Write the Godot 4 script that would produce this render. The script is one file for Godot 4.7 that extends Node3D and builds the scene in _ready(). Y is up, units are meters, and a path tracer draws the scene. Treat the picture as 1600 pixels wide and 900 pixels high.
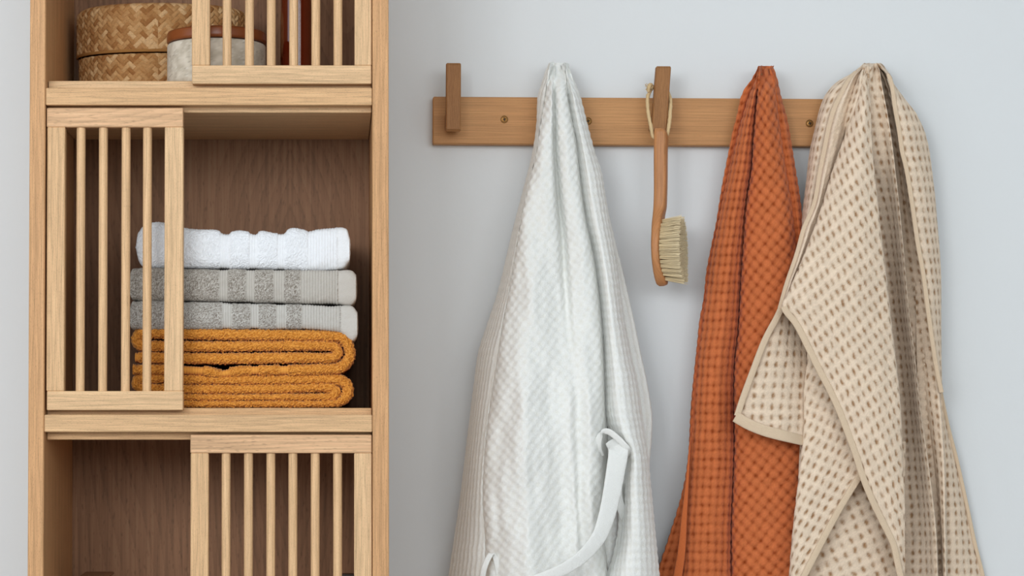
extends Node3D

# ---------------------------------------------------------------- camera model
const F := 3650.0
const CAM := Vector3(0, 1.2, 3.12)
const TILT := 0.033
const PPX := 531.0
const PPY := 530.0
var cam_basis := Basis(Vector3(1, 0, 0), TILT)
var rng := RandomNumberGenerator.new()
var noise := FastNoiseLite.new()
var fine := FastNoiseLite.new()
var M := {}

# the place at distance z from the wall that a measured pixel shows
func P(px: float, py: float, z: float) -> Vector3:
	var d := cam_basis * Vector3((px - PPX) / F, (PPY - py) / F, -1.0)
	return CAM + d * ((z - CAM.z) / d.z)

func _ready() -> void:
	rng.seed = 11
	noise.seed = 5; noise.noise_type = FastNoiseLite.TYPE_SIMPLEX; noise.fractal_type = FastNoiseLite.FRACTAL_NONE; noise.frequency = 1.0
	fine.seed = 9; fine.noise_type = FastNoiseLite.TYPE_SIMPLEX_SMOOTH; fine.fractal_type = FastNoiseLite.FRACTAL_FBM; fine.fractal_octaves = 3; fine.frequency = 1.0
	camera_and_light()
	materials()
	room()
	cabinet()
	peg_rail()
	bathrobe()
	rust_towel()
	beige_towel()
	folded_towels()
	basket()
	jar()
	bottle()
	brush()
	low_things()

func camera_and_light() -> void:
	var cam := Camera3D.new(); cam.name = "camera"
	var near := 0.1
	cam.set_frustum(900.0 / F * near, Vector2((800.0 - PPX) / F * near, (PPY - 450.0) / F * near), near, 30.0)
	cam.position = CAM; cam.basis = cam_basis
	add_child(cam); cam.current = true
	var we := WorldEnvironment.new(); we.name = "world_environment"
	var env := Environment.new()
	env.background_mode = Environment.BG_COLOR
	env.background_color = Color(0.86, 0.92, 1.0)
	env.background_energy_multiplier = 0.8
	env.tonemap_mode = Environment.TONE_MAPPER_LINEAR
	env.tonemap_exposure = 0.93
	env.sdfgi_enabled = true; env.ssao_enabled = true; env.ssil_enabled = true
	we.environment = env
	add_child(we)
	var key := AreaLight3D.new(); key.name = "window_light"
	key.area_size = Vector2(1.9, 1.6)
	key.area_normalize_energy = true
	key.light_energy = 0.9
	key.light_color = Color(0.97, 0.985, 1.0)
	key.area_range = 12.0
	key.shadow_enabled = true
	add_child(key)
	key.look_at_from_position(Vector3(-1.74, 1.6, 2.15), Vector3(0.3, 1.35, 0.1))
	var fill := AreaLight3D.new(); fill.name = "added_fill_light"  # unseen fill panel, added to lift the shaded wall and cloth
	fill.area_size = Vector2(2.8, 1.1)
	fill.area_normalize_energy = true
	fill.light_energy = 5.0
	fill.light_color = Color(0.97, 0.985, 1.0)
	fill.area_range = 12.0
	fill.shadow_enabled = true
	add_child(fill)
	fill.look_at_from_position(Vector3(0.65, 1.95, 4.0), Vector3(0.25, 1.35, 0.1))
	var main := AreaLight3D.new(); main.name = "main_light"
	main.area_size = Vector2(1.1, 1.1)
	main.area_normalize_energy = true
	main.light_energy = 4.2
	main.light_color = Color(0.97, 0.985, 1.0)
	main.area_range = 12.0
	main.shadow_enabled = true
	add_child(main)
	main.look_at_from_position(Vector3(-1.3, 2.05, 3.7), Vector3(0.25, 1.35, 0.1))

# ---------------------------------------------------------------- node helpers
func tag(o: Node, label := "", category := "", group := "", kind := "") -> Node:
	if label: o.set_meta("label", label)
	if category: o.set_meta("category", category)
	if group: o.set_meta("group", group)
	if kind: o.set_meta("kind", kind)
	return o

func numbered(called: String, parent: Node) -> String:
	if not parent.has_node(called): return called
	var k := 1
	while parent.has_node("%s_%03d" % [called, k]): k += 1
	return "%s_%03d" % [called, k]

func thing(called: String, at: Vector3) -> Node3D:
	var o := Node3D.new(); o.name = numbered(called, self); add_child(o, true); o.position = at
	return o

func origin_of(parent: Node) -> Vector3:
	var t := Vector3.ZERO
	var n := parent
	while n != self and n is Node3D:
		t += (n as Node3D).position
		n = n.get_parent()
	return t

# a geometry buffer in world coordinates
func buf() -> Dictionary:
	return {"v": PackedVector3Array(), "n": PackedVector3Array(), "c": PackedColorArray(), "u": PackedVector2Array(), "i": PackedInt32Array()}

func commit(b: Dictionary, called: String, m: Material, parent: Node = self) -> MeshInstance3D:
	var off := origin_of(parent)
	var vs: PackedVector3Array = b.v
	if off != Vector3.ZERO:
		for k in vs.size(): vs[k] -= off
	var a := []; a.resize(Mesh.ARRAY_MAX)
	a[Mesh.ARRAY_VERTEX] = vs; a[Mesh.ARRAY_NORMAL] = b.n; a[Mesh.ARRAY_INDEX] = b.i
	if b.c.size() == vs.size(): a[Mesh.ARRAY_COLOR] = b.c
	if b.u.size() == vs.size(): a[Mesh.ARRAY_TEX_UV] = b.u
	var am := ArrayMesh.new(); am.add_surface_from_arrays(Mesh.PRIMITIVE_TRIANGLES, a)
	var o := MeshInstance3D.new(); o.name = numbered(called, parent); o.mesh = am
	am.surface_set_material(0, m)
	parent.add_child(o, true)
	return o

# flat polygon (front faces clockwise seen from outside), uv by grain axis
func face(b: Dictionary, pts: Array, out_dir: Vector3, grain: int, uvo: Vector2) -> void:
	var n: Vector3 = (pts[1] - pts[0]).cross(pts[2] - pts[0]).normalized()
	if n.length() < 0.5: return
	var flip := n.dot(out_dir) > 0.0
	if not flip: n = -n
	if n.dot(out_dir) < 0: n = -n
	var s: int = b.v.size()
	var ax := 0
	# across axis: the axis that is neither grain nor the main normal axis
	var an := n.abs()
	var main := 0 if an.x >= an.y and an.x >= an.z else (1 if an.y >= an.z else 2)
	for k in 3:
		if k != grain and k != main: ax = k
	for p in pts:
		b.v.append(p); b.n.append(n); b.c.append(Color.WHITE)
		var along: float = p[grain] if main != grain else p[(grain + 1) % 3] * 0.3
		b.u.append(Vector2(p[ax], along) + uvo)
	for k in range(1, pts.size() - 1):
		if flip: b.i.append_array([s, s + k + 1, s + k])
		else: b.i.append_array([s, s + k, s + k + 1])

# box with chamfered edges
func box(b: Dictionary, lo: Vector3, hi: Vector3, ch := 0.001, grain := 1) -> void:
	var uvo := Vector2(rng.randf() * 3.0, rng.randf() * 3.0)
	ch = minf(ch, 0.45 * minf(hi.x - lo.x, minf(hi.y - lo.y, hi.z - lo.z)))
	var c := (lo + hi) / 2
	var h := (hi - lo) / 2
	for a in 3:
		var i1 := (a + 1) % 3
		var i2 := (a + 2) % 3
		for s in [-1.0, 1.0]:
			var pts := []
			for q in [[-1, -1], [1, -1], [1, 1], [-1, 1]]:
				var p := c
				p[a] += s * h[a]; p[i1] += q[0] * (h[i1] - ch); p[i2] += q[1] * (h[i2] - ch)
				pts.append(p)
			var d := Vector3.ZERO; d[a] = s
			face(b, pts, d, grain, uvo)
		# the four edges that run along a
		for s1 in [-1.0, 1.0]:
			for s2 in [-1.0, 1.0]:
				var e := []
				for q in [[-1, 0], [1, 0], [1, 1], [-1, 1]]:
					var p := c
					p[a] += q[0] * (h[a] - ch)
					p[i1] += s1 * (h[i1] - (ch if q[1] == 1 else 0.0)); p[i2] += s2 * (h[i2] - (0.0 if q[1] == 1 else ch))
					e.append(p)
				var d := Vector3.ZERO; d[i1] = s1; d[i2] = s2
				face(b, e, d, grain, uvo)
	for sx in [-1.0, 1.0]:
		for sy in [-1.0, 1.0]:
			for sz in [-1.0, 1.0]:
				var s := Vector3(sx, sy, sz)
				var k := c + s * (h - Vector3.ONE * ch)
				face(b, [k + Vector3(sx * ch, 0, 0), k + Vector3(0, sy * ch, 0), k + Vector3(0, 0, sz * ch)], s, grain, uvo)

# grid of points -> smooth surface; rows x cols
func grid(b: Dictionary, p: PackedVector3Array, col: PackedColorArray, rows: int, cols: int, wrap := false, uv := PackedVector2Array(), flip := false) -> void:
	var s: int = b.v.size()
	var nn := PackedVector3Array(); nn.resize(rows * cols)
	for r in rows:
		var r0 := maxi(r - 1, 0)
		var r1 := mini(r + 1, rows - 1)
		for c in cols:
			var c0 := c - 1
			var c1 := c + 1
			if wrap:
				c0 = (c - 1 + cols) % cols; c1 = (c + 1) % cols
			else:
				c0 = maxi(c0, 0); c1 = mini(c1, cols - 1)
			var n := (p[r * cols + c1] - p[r * cols + c0]).cross(p[r0 * cols + c] - p[r1 * cols + c])
			n = n.normalized()
			nn[r * cols + c] = -n if flip else n
	b.v.append_array(p); b.n.append_array(nn); b.c.append_array(col)
	if uv.size() == p.size(): b.u.append_array(uv)
	var idx := PackedInt32Array()
	var last := cols if wrap else cols - 1
	idx.resize((rows - 1) * last * 6)
	var w := 0
	for r in rows - 1:
		for c in last:
			var a := s + r * cols + c
			var d := s + r * cols + (c + 1) % cols
			var e := a + cols
			var f := d + cols
			if flip:
				idx[w] = a; idx[w + 1] = e; idx[w + 2] = d; idx[w + 3] = d; idx[w + 4] = e; idx[w + 5] = f
			else:
				idx[w] = a; idx[w + 1] = d; idx[w + 2] = e; idx[w + 3] = d; idx[w + 4] = f; idx[w + 5] = e
			w += 6
	b.i.append_array(idx)

# a lathed shape: profile of (radius, height) round a vertical axis, optional elliptic depth
func lathe(b: Dictionary, at: Vector3, prof: Array, seg := 48, rz := 1.0, col := Color.WHITE) -> void:
	var p := PackedVector3Array()
	var c := PackedColorArray()
	for q in range(prof.size() - 1, -1, -1):
		for k in seg:
			var a := TAU * k / seg
			p.append(at + Vector3(sin(a) * prof[q].x, prof[q].y, cos(a) * prof[q].x * rz)); c.append(col)
	grid(b, p, c, prof.size(), seg, true)

# a strip with an elliptic section that follows points; across = direction of its width
func ribbon(b: Dictionary, pts: Array, widths: Array, thick: float, across: Array, col: Color, seg := 10, bumps := 0.0) -> void:
	var p := PackedVector3Array()
	var c := PackedColorArray()
	var n := pts.size()
	for r in n:
		var t: Vector3 = (pts[mini(r + 1, n - 1)] - pts[maxi(r - 1, 0)]).normalized()
		var a: Vector3 = across[mini(r, across.size() - 1)]
		a = (a - t * a.dot(t)).normalized()
		var q := t.cross(a)
		var w: float = widths[mini(r, widths.size() - 1)] * 0.5
		for k in seg:
			var g := TAU * k / seg
			var ca := cos(g)
			var sa := sin(g)
			var e := Vector2(signf(ca) * pow(absf(ca), 0.7), signf(sa) * pow(absf(sa), 0.7))
			var x: Vector3 = pts[r] + a * (e.x * w) + q * (e.y * thick * 0.5)
			if bumps > 0.0: x += q * (bumps * noise.get_noise_3dv(x * 900.0))
			p.append(x); c.append(col)
	var s: int = b.v.size()
	grid(b, p, c, n, seg, true, PackedVector2Array(), true)
	for e in [0, n - 1]:
		var t2: Vector3 = (pts[1] - pts[0]).normalized() * -1.0 if e == 0 else (pts[n - 1] - pts[n - 2]).normalized()
		var s2: int = b.v.size()
		for k in seg:
			b.v.append(p[e * seg + k]); b.n.append(t2); b.c.append(col)
		for k in range(1, seg - 1):
			if e == 0: b.i.append_array([s2, s2 + k, s2 + k + 1])
			else: b.i.append_array([s2, s2 + k + 1, s2 + k])

# smooth curve through values given at growing keys
func spl(keys: PackedFloat32Array, vals: PackedFloat32Array, y: float) -> float:
	var n := keys.size()
	if n == 1 or y <= keys[0]: return vals[0]
	if y >= keys[n - 1]: return vals[n - 1]
	var k := 0
	while y > keys[k + 1]: k += 1
	var h := keys[k + 1] - keys[k]
	var d := (vals[k + 1] - vals[k]) / h
	var d0 := d
	var d1 := d
	if k > 0:
		d0 = 0.5 * (d + (vals[k] - vals[k - 1]) / (keys[k] - keys[k - 1]))
	if k < n - 2:
		d1 = 0.5 * (d + (vals[k + 2] - vals[k + 1]) / (keys[k + 2] - keys[k + 1]))
	var t := (y - keys[k]) / h
	var t2 := t * t
	var t3 := t2 * t
	return (2 * t3 - 3 * t2 + 1) * vals[k] + (t3 - 2 * t2 + t) * h * d0 + (3 * t2 - 2 * t3) * vals[k + 1] + (t3 - t2) * h * d1

# a fold line of cloth: flat list y, x, y, x ... and its depth: flat list y, z(mm), ...
func fold(yx: Array, yz: Array, go_on := true) -> Dictionary:
	var d := {"y": PackedFloat32Array(), "x": PackedFloat32Array(), "k": PackedFloat32Array(), "z": PackedFloat32Array()}
	for i in range(0, yx.size(), 2):
		d.y.append(yx[i]); d.x.append(yx[i + 1])
	for i in range(0, yz.size(), 2):
		d.k.append(yz[i]); d.z.append(yz[i + 1] * 0.001)
	var n: int = d.y.size()
	if go_on and d.y[n - 1] == 905.0:   # the cloth goes on below the frame
		var m := n - 2
		while m > 0 and d.y[n - 1] - d.y[m] < 60.0: m -= 1
		d.y.append(1080.0)
		d.x.append(d.x[n - 1] + (d.x[n - 1] - d.x[m]) / (d.y[n - 1] - d.y[m]) * 130.0)
	return d

func shifted(f: Dictionary, dx: float, dz: float) -> Dictionary:
	var d := f.duplicate(true)
	for i in d.x.size(): d.x[i] += dx
	for i in d.z.size(): d.z[i] += dz * 0.001
	return d

# the line a share t of the way between two lines, raised by a bulge (mm)
func between(a: Dictionary, c: Dictionary, t: float, bulge: Array) -> Dictionary:
	var d := {"y": PackedFloat32Array(), "x": PackedFloat32Array(), "k": PackedFloat32Array(), "z": PackedFloat32Array()}
	var n := 24
	var bk := PackedFloat32Array()
	var bv := PackedFloat32Array()
	for i in range(0, bulge.size(), 2):
		bk.append(bulge[i]); bv.append(bulge[i + 1] * 0.001)
	for i in n + 1:
		var s := float(i) / n
		var ya := lerpf(a.y[0], a.y[a.y.size() - 1], s)
		var yc := lerpf(c.y[0], c.y[c.y.size() - 1], s)
		var y := lerpf(ya, yc, t)
		d.y.append(y); d.k.append(y)
		d.x.append(lerpf(spl(a.y, a.x, ya), spl(c.y, c.x, yc), t))
		d.z.append(lerpf(spl(a.k, a.z, ya), spl(c.k, c.z, yc), t) + spl(bk, bv, y))
	return d

# ------------------------------------------------------------ woven cloth
# weave height in -1..0 and how deep in a hollow the point is
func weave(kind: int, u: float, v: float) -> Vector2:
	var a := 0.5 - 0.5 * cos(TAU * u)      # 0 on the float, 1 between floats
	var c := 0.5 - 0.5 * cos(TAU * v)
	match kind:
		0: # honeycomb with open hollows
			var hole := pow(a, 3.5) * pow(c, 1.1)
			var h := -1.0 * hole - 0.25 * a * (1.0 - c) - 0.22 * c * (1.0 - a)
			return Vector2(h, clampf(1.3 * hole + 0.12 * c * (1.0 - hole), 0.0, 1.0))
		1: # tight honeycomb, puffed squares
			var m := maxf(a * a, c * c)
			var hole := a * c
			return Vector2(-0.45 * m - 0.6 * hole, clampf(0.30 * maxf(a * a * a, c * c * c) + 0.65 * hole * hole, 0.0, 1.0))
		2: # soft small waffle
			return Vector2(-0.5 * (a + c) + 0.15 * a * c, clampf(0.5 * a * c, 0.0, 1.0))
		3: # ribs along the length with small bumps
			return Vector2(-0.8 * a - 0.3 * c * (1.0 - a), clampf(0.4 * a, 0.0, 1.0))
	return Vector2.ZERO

func panel(b: Dictionary, lines: Array, o: Dictionary) -> void:
	var step: float = o.get("step", 2.0)
	var nl := lines.size()
	# rows
	var tall := 0.0
	for l in lines: tall = maxf(tall, l.y[l.y.size() - 1] - l.y[0])
	var rows := int(tall / step) + 2
	# mean width of each stretch decides its share of the columns
	var counts := []
	var cols := 1
	for k in nl - 1:
		var w := 0.0
		for q in 5:
			var s := q / 4.0
			var A: Dictionary = lines[k]
			var C: Dictionary = lines[k + 1]
			var ya := lerpf(A.y[0], A.y[A.y.size() - 1], s)
			var yc := lerpf(C.y[0], C.y[C.y.size() - 1], s)
			var dz := (spl(A.k, A.z, ya) - spl(C.k, C.z, yc)) * 1185.0
			w = maxf(w, Vector2(spl(A.y, A.x, ya) - spl(C.y, C.x, yc), dz).length())
		var n := maxi(2, int(w / step))
		counts.append(n); cols += n
	var pos := PackedVector3Array(); pos.resize(rows * cols)
	var us := PackedFloat32Array(); us.resize(rows * cols)
	var vs := PackedFloat32Array(); vs.resize(rows * cols)
	var ref: int = o.get("ref", 0)
	var refcol := 0
	for k in ref: refcol += counts[k]
	var wob: float = o.get("wob", 0.0)
	var deep: float = o.get("deep", 0.0)
	var ctrl := PackedVector3Array(); ctrl.resize(nl)
	for r in rows:
		var s := float(r) / (rows - 1)
		for k in nl:
			var l: Dictionary = lines[k]
			var y := lerpf(l.y[0], l.y[l.y.size() - 1], s)
			ctrl[k] = Vector3(spl(l.y, l.x, y), y, spl(l.k, l.z, y))
		var at := r * cols
		var run := 0.0
		var prev := Vector3.ZERO
		for k in nl - 1:
			var p1 := ctrl[k]
			var p2 := ctrl[k + 1]
			var p0 := ctrl[k - 1] if k > 0 else p1 * 2.0 - p2
			var p3 := ctrl[k + 2] if k < nl - 2 else p2 * 2.0 - p1
			var n: int = counts[k]
			for q in (n + 1 if k == nl - 2 else n):
				var g := p1.cubic_interpolate(p2, p0, p3, float(q) / n)
				if wob > 0.0: g.z += wob * fine.get_noise_2d(g.x * 0.012 + 31.0, g.y * 0.004)
				var m := Vector3(g.x, g.y, g.z * 1185.0)
				if at > r * cols: run += (m - prev).length()
				prev = m
				if deep > 0.0: g.z *= 1.0 + deep * smoothstep(250.0, 750.0, g.y)
				pos[at] = P(g.x, g.y, g.z)
				us[at] = run
				vs[at] = g.y
				at += 1
		var u0 := us[r * cols + refcol]
		for c in cols: us[r * cols + c] -= u0
	# weave
	var ang: float = deg_to_rad(o.get("ang", 0.0))
	var ca := cos(ang)
	var sa := sin(ang)
	var shear: float = o.get("shear", 0.0)
	var pu: float = o.get("pu", 16.0)
	var pv: float = o.get("pv", 16.0)
	var amp: float = o.get("amp", 0.0015)
	var kind: int = o.get("kind", 0)
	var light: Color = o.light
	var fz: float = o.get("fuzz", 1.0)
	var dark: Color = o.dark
	var out := PackedVector3Array(); out.resize(rows * cols)
	var col := PackedColorArray(); col.resize(rows * cols)
	for r in rows:
		var r0 := maxi(r - 1, 0)
		var r1 := mini(r + 1, rows - 1)
		for c in cols:
			var k := r * cols + c
			var n := (pos[r * cols + mini(c + 1, cols - 1)] - pos[r * cols + maxi(c - 1, 0)]).cross(pos[r0 * cols + c] - pos[r1 * cols + c]).normalized()
			var x := us[k]
			var y := vs[k] + shear * x
			var wu := 0.9 * noise.get_noise_2d(x * 0.03, y * 0.03 + 7.0) + 0.7 * noise.get_noise_2d(x * 0.1, y * 0.1 + 90.0)
			var wv := 0.9 * noise.get_noise_2d(x * 0.03 + 50.0, y * 0.03)
			var u := (x * ca + y * sa + wu) / pu
			var v := (-x * sa + y * ca + wv) / pv
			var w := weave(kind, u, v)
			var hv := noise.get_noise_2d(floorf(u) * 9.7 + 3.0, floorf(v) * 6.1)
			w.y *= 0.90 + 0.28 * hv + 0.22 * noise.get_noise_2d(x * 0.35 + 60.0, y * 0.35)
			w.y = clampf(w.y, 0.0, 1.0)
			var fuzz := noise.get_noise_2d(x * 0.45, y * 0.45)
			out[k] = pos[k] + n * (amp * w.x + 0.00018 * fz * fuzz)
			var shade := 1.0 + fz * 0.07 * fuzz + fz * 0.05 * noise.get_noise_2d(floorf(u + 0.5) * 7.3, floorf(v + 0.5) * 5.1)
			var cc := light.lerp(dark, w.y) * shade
			cc.a = 1.0
			col[k] = cc
	grid(b, out, col, rows, cols)

func lin(r: float, g: float, bb: float) -> Color:
	return Color(r / 255.0, g / 255.0, bb / 255.0).srgb_to_linear()

# ---------------------------------------------------------------- materials
func wood_image(sd: int, size: int, rings: float, contrast: float, pores: float, cathedral: float) -> ImageTexture:
	var im := Image.create(size, size, false, Image.FORMAT_RGB8)
	var n := FastNoiseLite.new(); n.seed = sd; n.noise_type = FastNoiseLite.TYPE_SIMPLEX_SMOOTH; n.fractal_type = FastNoiseLite.FRACTAL_NONE; n.frequency = 1.0
	for y in size:
		var fy := float(y) / size
		var ay := TAU * fy
		var cy := cos(ay) * 0.06
		var sy := sin(ay) * 0.06
		for x in size:
			var fx := float(x) / size
			# wrap along the grain by walking a circle in noise space; wrap across by mirroring
			var mx := absf(fx * 2.0 - 1.0)
			var warp := n.get_noise_3d(mx * 1.6, cy * 4.0 + 3.0, sy * 4.0) * cathedral
			var ring := mx * rings + warp * rings
			var saw := ring - floorf(ring)
			var band := pow(saw, 2.2)
			var streak := n.get_noise_3d(mx * 60.0, cy * 14.0 + 20.0, sy * 14.0)
			var fibre := n.get_noise_3d(mx * 170.0, cy * 40.0, sy * 40.0 + 11.0)
			var pore := n.get_noise_3d(mx * 150.0 + 40.0, cy * 300.0, sy * 300.0 + 5.0)
			var big := n.get_noise_3d(mx * 4.0 + 9.0, cy * 3.0, sy * 3.0)
			var t := 0.93 + contrast * (-0.13 * band + 0.13 * streak + 0.10 * fibre + 0.07 * big)
			if pore > 0.45: t -= pores * (pore - 0.45)
			t = clampf(t, 0.2, 1.0)
			im.set_pixel(x, y, Color(clampf(t * 1.03, 0, 1), t, t * (0.93 + 0.07 * t)))
	return ImageTexture.create_from_image(im)

func std(c: Color, rough := 0.6, spec := 0.4) -> StandardMaterial3D:
	var m := StandardMaterial3D.new()
	m.albedo_color = c; m.roughness = rough; m.metallic_specular = spec
	m.cull_mode = BaseMaterial3D.CULL_DISABLED
	return m

func wood(tex: Texture2D, c: Color, scale: Vector2, rough := 0.55) -> StandardMaterial3D:
	var m := std(c, rough, 0.35)
	m.albedo_texture = tex
	m.uv1_scale = Vector3(scale.x, scale.y, 1)
	m.heightmap_enabled = true; m.heightmap_texture = tex; m.heightmap_scale = 0.006
	return m

func cloth_mat() -> StandardMaterial3D:
	var m := std(Color.WHITE, 0.95, 0.15)
	m.vertex_color_use_as_albedo = true
	m.rim_enabled = true; m.rim = 0.25; m.rim_tint = 0.6
	var nt := NoiseTexture2D.new(); nt.width = 256; nt.height = 256; nt.seamless = true
	var fn := FastNoiseLite.new(); fn.seed = 3; fn.frequency = 0.12; fn.noise_type = FastNoiseLite.TYPE_SIMPLEX
	nt.noise = fn; nt.as_normal_map = true; nt.bump_strength = 3.0
	m.normal_enabled = true; m.normal_texture = nt; m.normal_scale = 0.5
	m.uv1_triplanar = true; m.uv1_world_triplanar = true; m.uv1_scale = Vector3(14, 14, 14)
	return m

func materials() -> void:
	var oak := wood_image(21, 512, 11.0, 0.55, 0.35, 0.08)
	var oak_wide := wood_image(47, 1024, 30.0, 0.6, 0.3, 0.30)
	var plain := wood_image(83, 512, 16.0, 0.45, 0.15, 0.05)
	M.oak = []
	for c in [Color(0.885, 0.745, 0.56), Color(0.905, 0.775, 0.595), Color(0.875, 0.725, 0.535)]:
		M.oak.append(wood(oak, c, Vector2(7, 3)))
	M.oak_wide = wood(oak_wide, Color(0.885, 0.735, 0.565), Vector2(1.6, 0.8))
	M.oak_side = wood(oak, Color(0.85, 0.675, 0.48), Vector2(6, 2.4))
	M.oak_back = wood(oak_wide, Color(0.59, 0.445, 0.325), Vector2(1.2, 0.7))  # darker veneer tone; part of the cabinet's inner shade sits in this colour
	M.dowel = wood(oak, Color(0.905, 0.765, 0.58), Vector2(8, 3))
	M.rail = wood(plain, Color(0.79, 0.60, 0.395), Vector2(9, 2))
	M.peg = wood(oak, Color(0.64, 0.46, 0.28), Vector2(14, 14))
	M.brush = wood(plain, Color(0.77, 0.55, 0.355), Vector2(10, 3), 0.45)
	M.cloth = cloth_mat()
	M.vert = std(Color.WHITE, 0.85, 0.25); M.vert.vertex_color_use_as_albedo = true
	# painted plaster
	var wm := std(Color(0.872, 0.884, 0.886), 0.9, 0.2)
	var nt := NoiseTexture2D.new(); nt.width = 512; nt.height = 512; nt.seamless = true
	var fn := FastNoiseLite.new(); fn.seed = 4; fn.frequency = 0.05
	nt.noise = fn; nt.as_normal_map = true; nt.bump_strength = 1.0
	wm.normal_enabled = true; wm.normal_texture = nt; wm.normal_scale = 0.12
	wm.uv1_triplanar = true; wm.uv1_world_triplanar = true; wm.uv1_scale = Vector3(5, 5, 5)
	M.wall = wm
	M.floor = wood(oak_wide, Color(0.66, 0.63, 0.6), Vector2(1, 0.7))

# ---------------------------------------------------------------- the room
func room() -> void:
	var x0 := -1.9
	var x1 := 2.3
	var z1 := 4.2
	var h := 2.6
	var t := 0.12
	var b := buf(); box(b, Vector3(x0 - t, -t, -t), Vector3(x1 + t, h + t, 0), 0.001)
	tag(commit(b, "wall_back", M.wall), "pale grey painted wall behind the cabinet and the peg rail", "wall", "", "structure")
	b = buf(); box(b, Vector3(x0 - t, -t, 0), Vector3(x1 + t, 0, z1 + t), 0.001, 0)
	tag(commit(b, "floor", M.floor), "wooden floor below the frame", "floor", "", "structure")
	b = buf(); box(b, Vector3(x0 - t, h, 0), Vector3(x1 + t, h + t, z1 + t), 0.001)
	tag(commit(b, "ceiling", M.wall), "white painted ceiling above the frame", "ceiling", "", "structure")
	b = buf(); box(b, Vector3(x1, 0, 0), Vector3(x1 + t, h, z1 + t), 0.001)
	tag(commit(b, "wall_right", M.wall), "pale painted wall right of the frame", "wall", "", "structure")
	b = buf(); box(b, Vector3(x0 - t, 0, z1), Vector3(x1, h, z1 + t), 0.001)
	tag(commit(b, "wall_front", M.wall), "pale painted wall behind the camera", "wall", "", "structure")
	b = buf()
	box(b, Vector3(x0 - t, 0, 0), Vector3(x0, 0.9, z1), 0.001)
	box(b, Vector3(x0 - t, 2.4, 0), Vector3(x0, h, z1), 0.001)
	box(b, Vector3(x0 - t, 0.9, 0), Vector3(x0, 2.4, 0.9), 0.001)
	box(b, Vector3(x0 - t, 0.9, 3.1), Vector3(x0, 2.4, z1), 0.001)
	tag(commit(b, "wall_left", M.wall), "pale painted wall with the window opening left of the frame", "wall", "", "structure")

# ---------------------------------------------------------------- oak cabinet
const ZF := 0.32      # front of the cabinet
const ZD := 0.316     # face of the doors
const ZC := 0.297     # front of the shelf cores
var shelf_top := {}

func slab(b: Dictionary, x0: float, y0: float, x1: float, y1: float, zf: float, zb: float, ch: float, grain: int) -> void:
	# a board from its measured edges on its front face
	var a := P(x0, (y0 + y1) / 2, zf)
	var c := P(x1, (y0 + y1) / 2, zf)
	var e := P((x0 + x1) / 2, y0, zf)
	var g := P((x0 + x1) / 2, y1, zf)
	box(b, Vector3(a.x, g.y, zb), Vector3(c.x, e.y, zf), ch, grain)

func cabinet() -> void:
	var base := P(327, 450, ZF); base.y = 0; base.z = 0.17
	var t := thing("cabinet", base)
	tag(t, "tall light oak cabinet with sliding slatted doors standing against the wall", "cabinet")
	var xl0 := P(45, 450, ZF).x
	var xl1 := P(69.5, 450, ZF).x
	var xr0 := P(582, 450, ZF).x
	var xr1 := P(607.5, 450, ZF).x
	var top := P(300, -340, ZF).y
	var zb := 0.004
	var b := buf(); box(b, Vector3(xl0, 0, zb), Vector3(xl1, top, ZF), 0.0012, 1); commit(b, "side_panel", M.oak_side, t)
	b = buf(); box(b, Vector3(xr0, 0, zb), Vector3(xr1, top, ZF), 0.0012, 1); commit(b, "side_panel", M.oak_side, t)
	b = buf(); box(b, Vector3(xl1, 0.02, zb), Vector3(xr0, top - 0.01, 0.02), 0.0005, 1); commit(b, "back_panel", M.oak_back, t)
	# shelves: a core and a proud front edging
	var k := 0
	for y in [-360.0, 150.5, 661.5, 1172.0, 1560.0]:
		b = buf()
		var yt := P(300, y - 24.0, ZC).y
		var yb := P(300, y + 25.5, ZC).y
		box(b, Vector3(xl1 + 0.0008, yb, 0.0205), Vector3(xr0 - 0.0008, yt, ZC), 0.0008, 0)
		shelf_top[k] = yt
		var sh := commit(b, "shelf", M.oak[k % 3], t)
		b = buf()
		var et := P(300, y - 13.5, ZF).y
		var eb := P(300, y + 13.5, ZF).y
		box(b, Vector3(xl1 + 0.0004, eb, ZC), Vector3(xr0 - 0.0004, et, ZF - 0.0006), 0.001, 0)
		commit(b, "edging", M.oak[(k + 1) % 3], sh)
		k += 1
	door(t, 73.0, 168.5, 286.0, 641.0, [101.0, 198.5, 257.0, 611.0], [126.0, 161.0, 196.5, 230.0], "sliding door with four dowels")
	door(t, 300.0, -345.0, 580.5, 131.0, [328.0, -316.0, 554.0, 102.0], [355.0, 390.0, 424.0, 459.0, 493.5, 528.0], "sliding door with six dowels, right side of the top compartment")
	door(t, 297.5, 679.5, 581.0, 1152.0, [325.5, 708.0, 553.5, 1122.0], [353.0, 388.0, 423.0, 457.5, 492.5, 527.5], "sliding door with six dowels, right side of the bottom compartment")

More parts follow.
